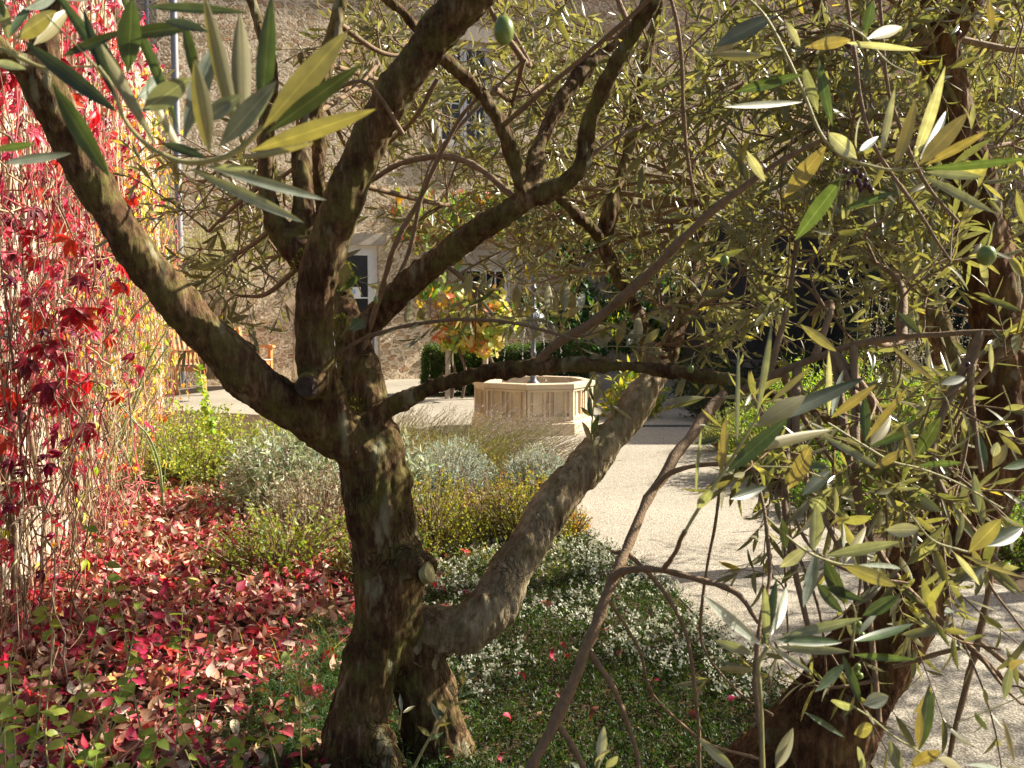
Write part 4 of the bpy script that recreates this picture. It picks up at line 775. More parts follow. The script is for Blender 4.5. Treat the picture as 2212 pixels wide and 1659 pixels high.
# young sprouts from the trunk foot
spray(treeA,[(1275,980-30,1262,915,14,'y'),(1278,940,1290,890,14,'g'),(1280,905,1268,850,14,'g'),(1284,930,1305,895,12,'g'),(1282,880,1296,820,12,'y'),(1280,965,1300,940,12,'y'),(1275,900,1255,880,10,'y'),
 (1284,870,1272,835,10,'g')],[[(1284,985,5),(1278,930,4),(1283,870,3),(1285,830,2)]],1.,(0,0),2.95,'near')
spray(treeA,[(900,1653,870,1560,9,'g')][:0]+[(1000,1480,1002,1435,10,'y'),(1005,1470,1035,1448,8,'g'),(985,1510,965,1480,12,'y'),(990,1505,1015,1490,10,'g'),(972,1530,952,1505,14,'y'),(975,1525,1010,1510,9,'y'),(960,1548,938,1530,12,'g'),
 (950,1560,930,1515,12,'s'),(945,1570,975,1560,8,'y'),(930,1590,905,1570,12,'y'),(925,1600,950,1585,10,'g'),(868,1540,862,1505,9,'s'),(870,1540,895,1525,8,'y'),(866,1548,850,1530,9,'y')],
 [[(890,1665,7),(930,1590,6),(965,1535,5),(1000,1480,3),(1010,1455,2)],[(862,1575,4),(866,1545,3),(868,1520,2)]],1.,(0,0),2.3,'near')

for L_,b_,p_ in SPR.values():
    a=Acc(); L_.emit(a,T_OL12); a.build('near_leaves',M['olive_near'],p_)
# olives
def ellips(c,r,h,name,mat,parent,stalk=None):
    a=Acc(); t=np.linspace(0,math.pi,11); lathe(a,[(r*math.sin(x),c[2]+h*math.cos(x)) for x in t],c[0],c[1],14); o=a.build(name,mat,parent); return o
for (x,y,w,h,dep,tr) in [(1088,66,44,62,1.0,treeA),(2131,552,40,44,1.3,treeB),(1492,797,15,18,2.3,treeA),(1565,564,20,26,1.9,treeB),(812,648,10,18,2.1,treeA)]:
    p=at(x,y,dep); o=ellips(p,w/2/FPX*dep,h/2/FPX*dep,'olive',M['fruit'],tr); a=Acc(); h_=h/2/FPX*dep; tube(a,catmull([p+[0,0,h_*.9],p+[.003,.0,h_+.012],p+[.010,.004,h_+.03]],4),.0011,6); a.build('stalk',M['shoot'],tr)
a=Acc()
for (x,y,dep) in [(1855,352,1.36),(1865,352,1.37),(1822,368,1.36),(1848,372,1.35),(1860,380,1.36),(1853,392,1.35),(1845,368,1.37),(1870,400,1.36),(1877,404,1.36),(1882,412,1.36),(1860,410,1.36),(1870,390,1.37),(1833,395,1.36),(1857,400,1.35),(1828,372,1.37),(1828,94,1.4),(1834,100,1.4),(2070,72,1.4),(2090,790-2,1.4)]:
    p=at(x,y,dep); r=.0043; t=np.linspace(0,math.pi,8); a=Acc(); lathe(a,[(r*math.sin(q),p[2]+r*math.cos(q)) for q in t],p[0],p[1],10); a.build('berry',M['berry'],treeB)
a=Acc()
for (x,y) in [(2205-362,1415-70),(1855,1348),(1850,1362),(1862,1372),(1845,1356),(1850,1452),(1858,1460),(1846,1466),(1853,1440)]:
    p=at(x,y,1.24); r=.0042; t=np.linspace(0,math.pi,8); a=Acc(); lathe(a,[(r*math.sin(q),p[2]+r*math.cos(q)) for q in t],p[0],p[1],10); a.build('green_berry',M['fruit'],treeB)
#@@PART4
# ------------------------------------------------------------------ creeper on the left wall
cr=thing('virginia_creeper','red and yellow autumn creeper hanging over the pale garden wall at the left','creeper',tuple(WM([4,0,0])))
RED=[(.46,.018,.06),(.36,.012,.06),(.52,.05,.09),(.24,.01,.05),(.55,.10,.06),(.15,.01,.05),(.58,.16,.20),(.50,.06,.13)]
YEL=[(.55,.45,.05),(.42,.45,.06),(.62,.50,.12),(.30,.40,.05),(.60,.33,.05)]
a=Acc()
for k in range(360):
    u=rng.uniform(.3,8.2)**1.0; z=rng.uniform(1.2,3.4) if k%3 else rng.uniform(.3,1.6); off=rng.uniform(.03,.32); ln=rng.uniform(.5,1.9)
    m=14; t=np.linspace(0,1,m); zz=np.maximum(z-ln*t+rng.normal(0,.04,m),0.02); uu=u+np.cumsum(rng.normal(0,.075,m)); dd=off+np.cumsum(rng.normal(0,.015,m)); dd=np.abs(dd)+.01
    c=pick([(.30,.20,.12),(.18,.10,.06),(.34,.07,.07),(.12,.07,.05),(.42,.33,.22)],1,.2)[0]
    tube(a,WM(np.stack([uu,dd,zz],-1)),rng.uniform(.001,.003),5,c,cap=False)
for k in range(26):
    u=rng.uniform(1.2,6.5); m=10; t=np.linspace(0,1,m); zz=3.4*t; uu=u+np.cumsum(rng.normal(0,.07,m)); dd=.05+abs(rng.normal(0,.03,m)); c=pick([(.34,.25,.16),(.25,.17,.11)],1,.2)[0]
    tube(a,WM(np.stack([uu,dd,zz],-1)),rng.uniform(.006,.014),6,c)
for k in range(560):
    u=rng.uniform(.4,6.5); z=rng.uniform(.0,1.9); off=rng.uniform(.05,.4); m=12; an0=rng.uniform(0,6.28); an=an0+np.cumsum(rng.normal(0,.35,m)); st=rng.uniform(.03,.09)
    uu=u+np.cumsum(np.cos(an)*st); zz=np.maximum(z+np.cumsum(np.sin(an)*st),.02); dd=np.abs(off+np.cumsum(rng.normal(0,.02,m)))+.01
    tube(a,WM(np.stack([uu,dd,zz],-1)),rng.uniform(.0012,.004),5,pick([(.26,.17,.10),(.14,.08,.05),(.36,.06,.07),(.40,.30,.18)],1,.2)[0],cap=False)
a.build('stems',M['stem'],cr)
LR=Leaves(); LY=Leaves()
def palmate(L,p,fwd,nn,size,col,k=5,tcol=0):
    f=unit(fwd); s=unit(np.cross(f,nn)); 
    for q in range(k):
        an=(q-(k-1)/2)*.62+rng.normal(0,.1); d=f*math.cos(an)+s*math.sin(an)+rng.normal(0,.1,3); 
        l=size*(1-.13*abs(q-(k-1)/2))*rng.uniform(.85,1.1)
        L.one(p,d,nn+rng.normal(0,.25,3),l,l*.42,rng.uniform(.1,1.0),np.clip(col*rng.uniform(.8,1.2),0,.9))
def colmix(u,z):
    # red near the viewer and high, yellow and green along the middle
    pr=1/(1+math.exp((u-3.5-(z-1.2)*1.2)/.5))
    return (LR,pick(RED,1,.2)[0]) if rng.random()<pr*.97+.03 else (LY,pick(YEL,1,.2)[0])
for k in range(4500):
    u=rng.uniform(.2,8.6); z=rng.beta(1.3,1.3)*3.5+.05
    if u>7.2 and rng.random()<.6: continue
    if z<.5 and u<5 and rng.random()<.4: continue
    off=abs(rng.normal(0,.16))+.03; L,c=colmix(u,z); p=WM(np.array([u,off,z])); nn=np.array([Wn[0],Wn[1],.3])+rng.normal(0,.4,3)
    fw=np.array([rng.normal(0,.5),rng.normal(0,.5)-.1,-1.]); palmate(L,p,fw,nn,rng.uniform(.035,.078),c,5 if L is LR else 3)
# larger dark leaves that hang forward of the wall
for k in range(55):
    u=rng.uniform(.6,2.6); z=rng.uniform(.75,2.2); p=WM(np.array([u,rng.uniform(.15,.5),z])); c=pick([(.30,.01,.03),(.5,.02,.03),(.16,.02,.04),(.6,.08,.03)],1,.2)[0]
    palmate(LR,p,np.array([rng.normal(0,.5),rng.normal(0,.4),-1.]),np.array([.6,-.7,.3])+rng.normal(0,.3,3),rng.uniform(.07,.11),c,5)
# creeper trailing at the far end and low yellow leaves
for k in range(330):
    u=rng.uniform(5.5,9.6); z=rng.uniform(.1,2.6); p=WM(np.array([u,rng.uniform(.02,.22),z])); L,c=(LY,pick(YEL+[(.22,.38,.05)],1,.2)[0]); palmate(L,p,np.array([rng.normal(0,.5),rng.normal(0,.5),-1.]),np.array([Wn[0],Wn[1],.3])+rng.normal(0,.4,3),rng.uniform(.04,.08),c,3)
a=Acc(); LR.emit(a,T_AC); a.build('red_leaves',M['redleaf'],cr); a=Acc(); LY.emit(a,T_AC); a.build('yellow_leaves',M['leaf'],cr)
a=Acc()
for k in range(110):
    p0=WM(np.array([rng.uniform(.8,5.5),rng.uniform(.1,.35),rng.uniform(.4,2.6)]))
    for q in range(5):
        p=p0+rng.normal(0,.012,3); r=rng.uniform(.003,.0045); t=np.linspace(0,math.pi,6); lathe(a,[(r*math.sin(x),p[2]+r*math.cos(x)) for x in t],p[0],p[1],7)
a.build('berries',plainmat('blue_berry',(.015,.018,.045),.4,.2),cr)['kind']='stuff'
# green trailing vine hanging in front of the far plants, light oval leaves
tv=thing('trailing_vine','light green trailing shoot of oval leaves hanging before the wooden bench','vine',tuple(at(432,1000,6.4)))
a=Acc(); L=Leaves(); P=catmull([at(410,690,6.9),at(432,800,6.6),at(440,850,6.5),at(452,900,6.4),at(460,935,6.4)],7); tube(a,P,.003,6); 
for p in P[6:]:
    for q in range(3): L.one(p,rdir(1,-.3)[0],rdir(1,.5)[0],rng.uniform(.035,.06),.03,rng.uniform(0,.6),pick([(.28,.42,.06),(.20,.34,.05),(.38,.48,.10)],1)[0])
a.build('stem',M['shoot'],tv); b=Acc(); L.emit(b,T_OV); b.build('leaves',M['leaf'],tv)

# rose canes
rs=thing('rose_bush','nearly bare rose bush with long arching green canes in front of the creeper wall','rose bush',tuple(gp(354,1103)))
def c4(x,y): return x/2.999, 553.1+y/2.999   # from the enlarged left crop
CAN=[([(1060,1660),(1040,1400),(1000,1250),(950,1150),(880,1080),(720,900)],16,(6.2,6.0)),([(1050,1660),(1035,1450),(980,1250),(900,1100),(770,930)],12,(6.3,6.1)),([(915,1660),(860,1400),(750,1150),(660,900)],13,(6.3,5.9)),([(830,1660),(720,1450),(600,1270),(480,1130)],10,(6.4,5.6)),
 ([(610,760),(680,610),(800,470),(900,350),(985,280)],20,(5.8,5.8)),([(620,740),(680,560),(760,360),(830,120)],17,(5.8,5.7)),([(640,1400),(760,1180),(880,900),(980,650),(1080,480)],18,(6.3,6.3)),([(680,1400),(830,1100),(900,900),(1010,700),(1090,580)],14,(6.4,6.2)),
 ([(650,700),(550,640),(430,540),(330,440)],10,(5.8,5.6)),([(900,350),(860,560),(820,800),(850,1000),(860,1300)],11,(6.2,6.3)),([(620,900),(600,760),(620,700)],14,(5.8,5.8)),([(640,1420),(610,1150),(600,900)],14,(6.2,5.8)),([(700,700),(850,640),(1030,600),(1200,640)],7,(6,6)),([(1045,1650),(1075,1300),(1060,1080),(1150,1020)],6,(6.2,6.2))]
L=Leaves()
for pts,w,(da,db) in CAN:
    a=Acc(); n=len(pts); P=catmull([at(*c4(*p),da+(db-da)*i/(n-1)) for i,p in enumerate(pts)],6); r=w/3/2/FPX*6*1.05; tube(a,P,np.linspace(r,r*.6,len(P)),8); a.build('cane',plainmat('rose_cane',(.22,.30,.13),.5,.3,12,.1) if 'rose' not in M else M['rose'],rs)
    M['rose']=bpy.data.materials['rose_cane']
    for p in P[::3]:
        if rng.random()<.35: L.one(p,rdir(1,.2)[0],rdir(1,.4)[0],.05,.028,.4,pick([(.25,.35,.06),(.45,.4,.08),(.5,.1,.05)],1)[0])
b=Acc(); L.emit(b,T_OV); b.build('leaves',M['leaf'],rs)

# ------------------------------------------------------------------ fallen leaves
def inbed(P): # left bed, west of the path
    xs=np.interp(P[:,1],[1.6,2.9,3.33,3.9,4.6,5.5,6.4,7.6,9.3],[1.02,1.02,.93,.8,.72,.45,.36,.2,-.05]); return P[:,0]<xs
def litter(n, xr, yr, keep, zmax, size=(.035,.08), name='fallen_leaves'):
    pass
L=Leaves(); LP=[(.50,.03,.08),(.36,.02,.06),(.55,.08,.10),(.24,.02,.05),(.46,.17,.12),(.58,.38,.28),(.36,.20,.13),(.20,.10,.06),(.66,.50,.40),(.5,.38,.12)]
n=17000; X=rng.uniform(-3.6,.2,n*2); Yy=2.0+rng.beta(1.2,1.5,n*2)*6.4; 
wallx=W0[0]+(Yy-W0[1])*(W1[0]-W0[0])/(W1[1]-W0[1])
dens=1/(1+np.exp((X-(-.52-.10*(Yy-2.6)))/.14)); pat=np.array([noise.noise(Vector((x*1.7,y*1.7,2))) for x,y in zip(X,Yy)]); dens=dens*np.clip(1.3+pat*1.3,.55,1); ok=(X>wallx+.02)&(rng.random(n*2)<dens*np.where(Yy>6.6,.35,1)); X=X[ok][:n];Yy=Yy[ok][:n]; n=len(X)
for i in range(n):
    z=abs(rng.normal(0,.024))+.004+.05*max(0,noise.noise(Vector((X[i]*2.3,Yy[i]*2.3,7)))); nn=unit(np.array([rng.normal(0,.55),rng.normal(0,.55),1.])); d=np.array([*rng.normal(0,1,2),rng.normal(0,.25)]); l=rng.uniform(.035,.085)
    if rng.random()<.035: palmate(L,np.array([X[i],Yy[i],z+.01]),d,nn,l*.9,pick([(.5,.02,.03),(.45,.05,.04)],1)[0])
    else: L.one(np.array([X[i],Yy[i],z]),d,nn,l,l*rng.uniform(.35,.65),rng.normal(0,1.8),pick(LP,1,.2,w=[3,3.5,2,3,3,4,3.5,3,3,.8])[0])
a=Acc(); L.emit(a,T_AC); a.build('fallen_leaves',M['litter'],None,True,dict(kind='stuff'))
# single leaves lying on the flowering mat, and bigger ones up front: countable
fl=[(1318,1405),(1215,1437),(1434,1526),(1225,1465),(1045,1365),(1300,1590),(1120,1510),(1590,1580),(1350,1455),(650,1475),(690,1440),(480,1560),(540,1610),(590,1640),(430,1600),(1190,1335),(1085,1610),(1500,1600),(965,1008)]
for i,(x,y) in enumerate(fl):
    p=gp(x,y+22); 
    if y<1100: p=gp(965,1120)*1.0; 
    L=Leaves(); p[2]=.085 if x>900 else .04
    L.one(p,np.array([*rng.normal(0,1,2),.15]),np.array([rng.normal(0,.35),-.3,1.]),rng.uniform(.04,.058),rng.uniform(.024,.034),rng.uniform(1.,2.6),pick([(.34,.012,.04),(.22,.01,.04),(.22,.07,.04)],1,.15)[0])
    a=Acc(); L.emit(a,T_AC); where = 'on the white flowered ground cover' if x>900 else 'beside the foot of the forked olive tree'
    a.build('fallen_leaf',M['litter'],None,True,dict(label='single curled crimson creeper leaf lying '+where,cat='leaf',group='red leaves lying '+where))
# ------------------------------------------------------------------ low green mats
def mat_cover(name,n,region,h,cols,matn,leafl,per,flower=0,fcols=None,spread=.6,lw=.3,tpl=T_TINY,kind='stuff',upright=.9,hf=None):
    P=region(n); n=len(P); L=Leaves(); 
    H=h*rng.uniform(.45,1.1,n); 
    if hf is not None: H*=hf(P)
    ax=rdir(n,upright)
    for j in range(per):
        t=rng.uniform(.15,1,n)[:,None]; pos=P+ax*H[:,None]*t+rng.normal(0,.004,(n,3)); D=ax*rng.uniform(.2,.9,(n,1))+rdir(n)*spread
        L.many(pos,D,rdir(n,.6),rng.uniform(.7,1.3,n)*leafl,rng.uniform(.7,1.3,n)*leafl*lw,rng.uniform(-.3,.6,n),pick(cols,n,.25))
    a=Acc(); L.emit(a,tpl); o=a.build(name,M[matn],None,True,dict(kind=kind)); return P,ax,H
def region_heath(n):
    P=np.stack([rng.uniform(-.45,1.1,n*2),2.2+rng.random(n*2)**1.25*4.2,np.zeros(n*2)],1)
    xs=np.interp(P[:,1],[1.6,2.9,3.33,3.9,4.6,5.5,6.4],[1.02,1.02,.93,.8,.72,.45,.36]); left=np.interp(P[:,1],[2,2.8,4,5,6],[-.5,-.45,-.55,-.6,-.2])
    ok=(P[:,0]<xs-.02+rng.normal(0,.03,n*2))&(P[:,0]>left+rng.normal(0,.05,n*2)); P=P[ok][:n]; return P
lump=lambda P: np.array([.75+.9*max(-.3,noise.noise(Vector((p[0]*3.2,p[1]*3.2,4)))) for p in P])
P,ax,H=mat_cover('ground_cover',15000,region_heath,.085,[(.022,.055,.014),(.015,.038,.010),(.038,.08,.018),(.06,.07,.02)],'leaf',.014,9,lw=.35,hf=lump)
sel=np.array([ (p[1]>3.35+.25*math.sin(p[0]*6)) and rng.random()<np.clip(.05+.5*(noise.noise(Vector((p[0]*3,p[1]*2.5,1)))+.35),0.015,.5) for p in P])
PF=P[sel]; AF=ax[sel]; HF=H[sel]; L=Leaves(); nf=len(PF)
for j in range(7):
    pos=PF+AF*(HF[:,None]+rng.uniform(-.006,.022,(nf,1)))+rng.normal(0,.004,(nf,3)); L.many(pos,rdir(nf,.4),rdir(nf,.2),rng.uniform(.009,.016,nf),rng.uniform(.007,.012,nf),rng.uniform(-.5,.5,nf),pick([(.66,.68,.60),(.55,.58,.50)],nf,.06))
a=Acc(); L.emit(a,T_TINY); a.build('white_flowers',M['silver'],None,True,dict(kind='stuff'))
def region_rosem(n):
    out=[]
    for (x,y,r) in ((690,1430,.14),(640,1600,.2),(720,1560,.2),(600,1500,.10),(700,1360,.10),(650,1640,.28),(880,1640,.3),(740,1450,.12)):
        c=gp(x,y+30); q=int(n/8); out.append(c+np.stack([rng.normal(0,r*.55,q),rng.normal(0,r*.7,q),np.zeros(q)],1))
    return np.concatenate(out)
mat_cover('creeping_rosemary',3600,region_rosem,.10,[(.06,.13,.04),(.04,.09,.035),(.10,.17,.07)],'leaf',.019,16,lw=.14,spread=1.0,upright=.5)
# ------------------------------------------------------------------ shrubs and herbs
def shrub(name,label,cat,c,r,h,n,tpl,cols,matn,ll,lw,per=10,sl=.12,stemcol=(.2,.14,.08),spread=.7,lean=(0,0,0),z0=0.0,up=.5,group=None,shell=.45,tip=None,curl=(-.2,.6)):
    c=np.array([c[0],c[1],0.]); t=thing(name,label,cat,tuple(c),group); A=Acc(); B=Acc(); L=Leaves()
    D=rdir(n); D[:,2]=abs(D[:,2]); D=unit(D+np.array([0,0,.1])); rad=(rng.random(n)**shell)
    P=c+D*rad[:,None]*np.array([r,r,h]); P[:,2]=np.maximum(P[:,2],0)+z0
    P+=np.array([[noise.noise(Vector(p*4))*.12*r for _ in range(1)]*3 for p in P])
    ax=unit(D*.8+np.array([0,0,up])+rdir(n)*.35+np.array(lean))
    for j in range(per):
        tt=rng.uniform(-.6,1,n)[:,None]; pos=P+ax*sl*tt; dd=ax*rng.uniform(.1,.8,(n,1))+rdir(n)*spread
        cc=pick(cols,n,.2)
        if tip is not None:
            m_=(tt[:,0]>.55)&(P[:,2]>h*.5); cc[m_]=pick(tip,int(m_.sum()),.15)
        L.many(pos,dd,rdir(n,.7),rng.uniform(.6,1.25,n)*ll,rng.uniform(.7,1.2,n)*ll*lw,rng.uniform(*curl,n),cc)
    k=min(n,260)
    for i in rng.choice(n,k,replace=False):
        q=P[i]; base=c+np.array([(q-c)[0]*.25,(q-c)[1]*.25,z0*.2]); tube(B,catmull([base,(base+q)/2+rng.normal(0,.02,3),q+ax[i]*sl*.8],3),[.0022]*6+[.001],4,stemcol,cap=False)
    L.emit(A,tpl); A.build('leaves',M[matn],t); B.build('stems',M['stem'],t); return t
YG=[(.26,.28,.035),(.18,.22,.035),(.32,.29,.04),(.12,.16,.03)]; TIP=[(.28,.30,.05),(.34,.22,.05),(.24,.28,.05)]
shrub('golden_shrub','low yellow green shrub behind the trunk with orange tinted tips','shrub',(-.42,5.25),.30,.36,520,T_OV,YG,'leaf',.016,.6,9,.09,tip=TIP)
shrub('golden_shrub','low yellow green shrub with orange tips, the one beside the pale leaning stem','shrub',(.08,5.35),.28,.36,520,T_OV,YG,'leaf',.016,.6,9,.09,tip=TIP)
shrub('russet_shrub','brown green dying shrub between the two golden shrubs','shrub',(-.15,5.6),.3,.3,380,T_OV,[(.16,.12,.04),(.22,.16,.06),(.12,.14,.03),(.3,.12,.05)],'leaf',.014,.6,9,.09)
shrub('orange_tuft','small orange tinged tuft at the path edge beyond the white flowers','shrub',(.30,5.55),.14,.17,150,T_OV,[(.45,.22,.04),(.4,.34,.05)],'leaf',.015,.55,9,.06)
SV=[(.42,.50,.44),(.34,.42,.38),(.50,.56,.50)]
shrub('silver_shrub','blue grey silvery cushion with fine leaves, left of the lavender stems','shrub',(-.42,6.85),.32,.36,620,T_TINY,SV,'silver',.028,.16,10,.06,shell=.3)
shrub('silver_shrub','blue grey silvery cushion with fine leaves nearest the gravel path','shrub',(.16,6.9),.26,.27,460,T_TINY,SV,'silver',.028,.16,10,.06,shell=.3)
SG=[(.42,.46,.34),(.34,.40,.27),(.50,.52,.42),(.28,.33,.2)]
shrub('lambs_ear','pale woolly leaved plant close behind the right side of the trunk fork','plant',(-.74,6.5),.24,.42,230,T_OV,SG,'silver',.055,.32,8,.1)
shrub('sage_shrub','wide grey green sage bush with woolly leaves left of the forked trunk','shrub',(-1.42,6.3),.48,.50,640,T_OV,SG,'silver',.055,.28,8,.1,stemcol=(.3,.22,.14))
shrub('dried_sage','dry brown stemmed sage in front of the wide grey green bush','shrub',(-1.12,5.6),.34,.36,420,T_OV,[(.36,.33,.22),(.28,.22,.14),(.2,.18,.1),(.38,.38,.28)],'silver',.03,.3,6,.1,stemcol=(.22,.15,.1))
shrub('round_leaf_bush','light yellow green bush of small round leaves under the hanging vine','shrub',(-2.35,7.4),.62,.48,900,T_OV,[(.34,.40,.09),(.26,.34,.07),(.40,.42,.14),(.2,.28,.06)],'leaf',.024,.7,8,.1)
shrub('lime_bush','fine lime green bush between the round leaf bush and the sage','shrub',(-1.75,7.6),.45,.44,600,T_TINY,[(.32,.40,.12),(.26,.34,.1)],'leaf',.03,.25,10,.1)
shrub('oregano_clump','loose clump of small bright green leaves among the red fallen leaves','herb',(-1.15,4.85),.38,.27,300,T_OV,[(.20,.26,.05),(.14,.20,.04),(.27,.29,.08)],'leaf',.024,.75,6,.09)
shrub('oregano_clump','small dark green clump behind the left side of the forked trunk','herb',(-.62,4.7),.24,.26,300,T_OV,[(.10,.16,.03),(.16,.2,.04)],'leaf',.018,.6,8,.07)
def region_bed(n):
    P=np.stack([rng.uniform(-2.9,.3,n*2),rng.uniform(4.6,9.0,n*2),np.zeros(n*2)],1); xs=np.interp(P[:,1],[4.6,5.5,6.4,7.6,9.3],[.55,.35,.25,.1,-.2]); lf=np.interp(P[:,1],[4.6,5.5,6.2,7.5,9],[-.75,-.9,-1.9,-2.9,-3.2])
    return P[(P[:,0]<xs)&(P[:,0]>lf+rng.normal(0,.15,n*2))][:n]
mat_cover('low_herbs',3600,region_bed,.15,[(.14,.17,.05),(.20,.22,.08),(.26,.24,.12),(.10,.13,.04),(.3,.27,.16)],'leaf',.024,9,lw=.28,hf=lump,spread=.9)
# lavenders
def lavender(label,c,r,n,ln,lean,cols,head):
    t=thing('lavender',label,'lavender',(c[0],c[1],0)); A=Acc(); B=Acc(); L=Leaves(); H=Leaves(); c=np.array([c[0],c[1],0.])
    for i in range(n):
        b=c+np.array([*rng.normal(0,r*.45,2),.0]); d=unit(np.array([lean[0]+rng.normal(0,.45),lean[1]+rng.normal(0,.45),1.1])); l=ln*rng.uniform(.6,1.1)
        q=np.linspace(0,1,5)[:,None]; P=b+d*l*q+np.array([lean[0]*.5,lean[1]*.5,-.15])*l*q*q; tube(B,P,[.0017,.0016,.0014,.0012,.0009],4,cols[rng.integers(len(cols))],cap=False)
        for j in range(7):
            s=rng.uniform(.0,.5); p=b+d*l*s; L.one(p,d+rdir(1)[0]*.6,rdir(1)[0],rng.uniform(.03,.05),.004,.2,np.array(cols[rng.integers(len(cols))]))
        for j in range(9):
            p=P[-1]+(P[-1]-P[-2])*rng.uniform(-.35,.15); H.one(p+rng.normal(0,.002,3),unit(P[-1]-P[-2])*.6+rdir(1)[0]*.8,rdir(1)[0],.009,.006,.2,np.array(head)*rng.uniform(.7,1.2))
    L.emit(A,T_TINY); A.build('leaves',M['leaf'],t); B.build('stems',M['stem'],t); a=Acc(); H.emit(a,T_TINY); a.build('flower_heads',M['silver'],t)
LC=[(.30,.33,.10),(.36,.36,.14),(.24,.26,.10),(.30,.24,.13)]
lavender('lavender with spiky grey heads leaning right in front of the fountain',(-.25,7.9),.5,620,.58,(.45,-.1),LC,(.42,.34,.38))
lavender('brownish lavender clump left of the fountain, behind the trunk fork',(-1.0,8.6),.42,380,.50,(.25,0),[(.28,.25,.12),(.34,.32,.16),(.22,.2,.1)],(.30,.24,.22))
lavender('thin lavender stems spilling over the gravel right of the silvery cushions',(.02,7.3),.28,190,.50,(.8,-.1),[(.32,.26,.16),(.26,.22,.12)],(.34,.26,.24))
# right bed
GR=[(.20,.34,.06),(.14,.26,.05),(.26,.38,.09),(.32,.36,.06)]
for lab,c,r,h,n in (('bright green bushy plant behind the arching branches, nearest the path',(2.05,7.5),.42,.62,620),('tall bright green bushy plant in the middle of the right bed',(2.55,7.3),.5,.86,900),('tall bright green bushy plant beside the right olive trunk',(3.1,7.0),.5,.92,900),
   ('yellowing green bushy plant at the back of the right bed',(2.5,8.6),.5,.75,600)):
    shrub('bushy_perennial',lab,'plant',c,r,h,n,T_OV,GR,'leaf',.045,.26,9,.13,group='bright green plants in the right bed')
shrub('low_perennial','low dark green plant at the edge of the right bed by the path','plant',(2.1,6.2),.34,.34,500,T_OV,[(.12,.24,.05),(.2,.32,.07)],'leaf',.032,.4,9,.09)
shrub('low_perennial','low green plant spreading behind the right olive trunk','plant',(2.75,5.9),.45,.40,560,T_OV,[(.12,.22,.05),(.2,.3,.07)],'leaf',.032,.4,9,.09)
shrub('low_perennial','low feathery green plant where the right bed meets the gravel','plant',(1.98,8.9),.32,.36,420,T_TINY,[(.22,.32,.09),(.3,.34,.12)],'leaf',.04,.12,9,.1)
shrub('low_perennial','small dark green plant in the shade at the far right of the path','plant',(2.45,5.0),.3,.2,300,T_OV,[(.08,.14,.03),(.12,.18,.04)],'leaf',.03,.5,8,.07)
wf=thing('flowering_stalks','tall airy stalks with tiny white flowers left of the right olive trunk','plant',(3.15,7.9,0)); a=Acc(); L=Leaves()
for k in range(46):
    b=np.array([3.2+rng.normal(0,.22),7.9+rng.normal(0,.2),0]); e=b+np.array([rng.normal(0,.14),rng.normal(0,.12),rng.uniform(1.0,1.55)]); P=catmull([b,(b+e)/2+rng.normal(0,.03,3),e],5); tube(a,P,.0022,4,(.3,.26,.16),cap=False)
    for j in range(60):
        q=P[rng.integers(len(P)//2,len(P))]+rng.normal(0,.022,3); L.one(q,rdir(1)[0],rdir(1)[0],.009,.008,0,np.array((.72,.66,.60))*rng.uniform(.8,1.1))
a.build('stems',M['stem'],wf); b=Acc(); L.emit(b,T_TINY); b.build('flowers',M['silver'],wf)
DK=[(.03,.06,.018),(.045,.08,.025),(.025,.05,.02)]
shrub('dark_shrub','round dark green shrub in shade beyond the arching limb, left one','shrub',(2.6,12.9),.55,.62,700,T_OV,DK,'leaf',.04,.5,8,.1)
shrub('dark_shrub','dark green shrub in shade in front of the dry stone wall','shrub',(3.7,12.6),.75,.75,900,T_OV,DK,'leaf',.04,.5,8,.1)
shrub('dark_shrub','dark blue green shrub at the corner of the gravel court','shrub',(2.4,11.4),.42,.42,500,T_OV,[(.03,.055,.03)],'leaf',.035,.4,8,.1)
shrub('blue_conifer','tall blue green conifer rising before the dark shed','conifer',(5.3,13.2),.9,2.7,2600,T_TINY,[(.06,.11,.09),(.04,.08,.065),(.09,.14,.12)],'leaf',.07,.14,9,.14,spread=.9)
shrub('feathery_shrub','tall feathery yellow green shrub by the house corner above the bench','shrub',(-4.1,13.6),.62,.9,800,T_TINY,[(.36,.40,.08),(.42,.40,.12),(.3,.32,.08)],'leaf',.05,.07,9,.2,z0=1.5,shell=.4)
# box hedges
def hedge(label,lo,hi,n):
    t=thing('box_hedge',label,'hedge',((lo[0]+hi[0])/2,(lo[1]+hi[1])/2,0)); L=Leaves(); lo=np.array(lo);hi=np.array(hi); P=rng.uniform(lo,hi,(n,3)); f=rng.integers(0,4,n)
    P[f==0,1]=lo[1]; P[f==1,2]=hi[2]; P[f==2,0]=lo[0]; P[f==3,0]=hi[0]; c=(lo+hi)/2; D=P-c
    P+=np.array([[noise.noise(Vector(p*5))]*3 for p in P])*.06
    for j in range(5): L.many(P+rng.normal(0,.025,(n,3)),unit(D)+rdir(n)*.9,rdir(n,.3),rng.uniform(.02,.035,n),rng.uniform(.012,.02,n),rng.uniform(-.2,.5,n),pick([(.05,.10,.02),(.035,.075,.018),(.08,.13,.03)],n,.2))
    a=Acc(); L.emit(a,T_OV); a.build('leaves',M['leaf'],t); b=Acc(); box(b,lo+.07,hi-.07,(.02,.03,.01)); b.build('inner_branches',M['stem'],t,False)
hedge('clipped dark box hedge left of the vine stakes',(-1.25,14.3,0),(-.62,14.9,.66),3200)
hedge('clipped dark box hedge behind the fountain column',(-.5,14.4,0),(1.05,15.0,.68),5200)
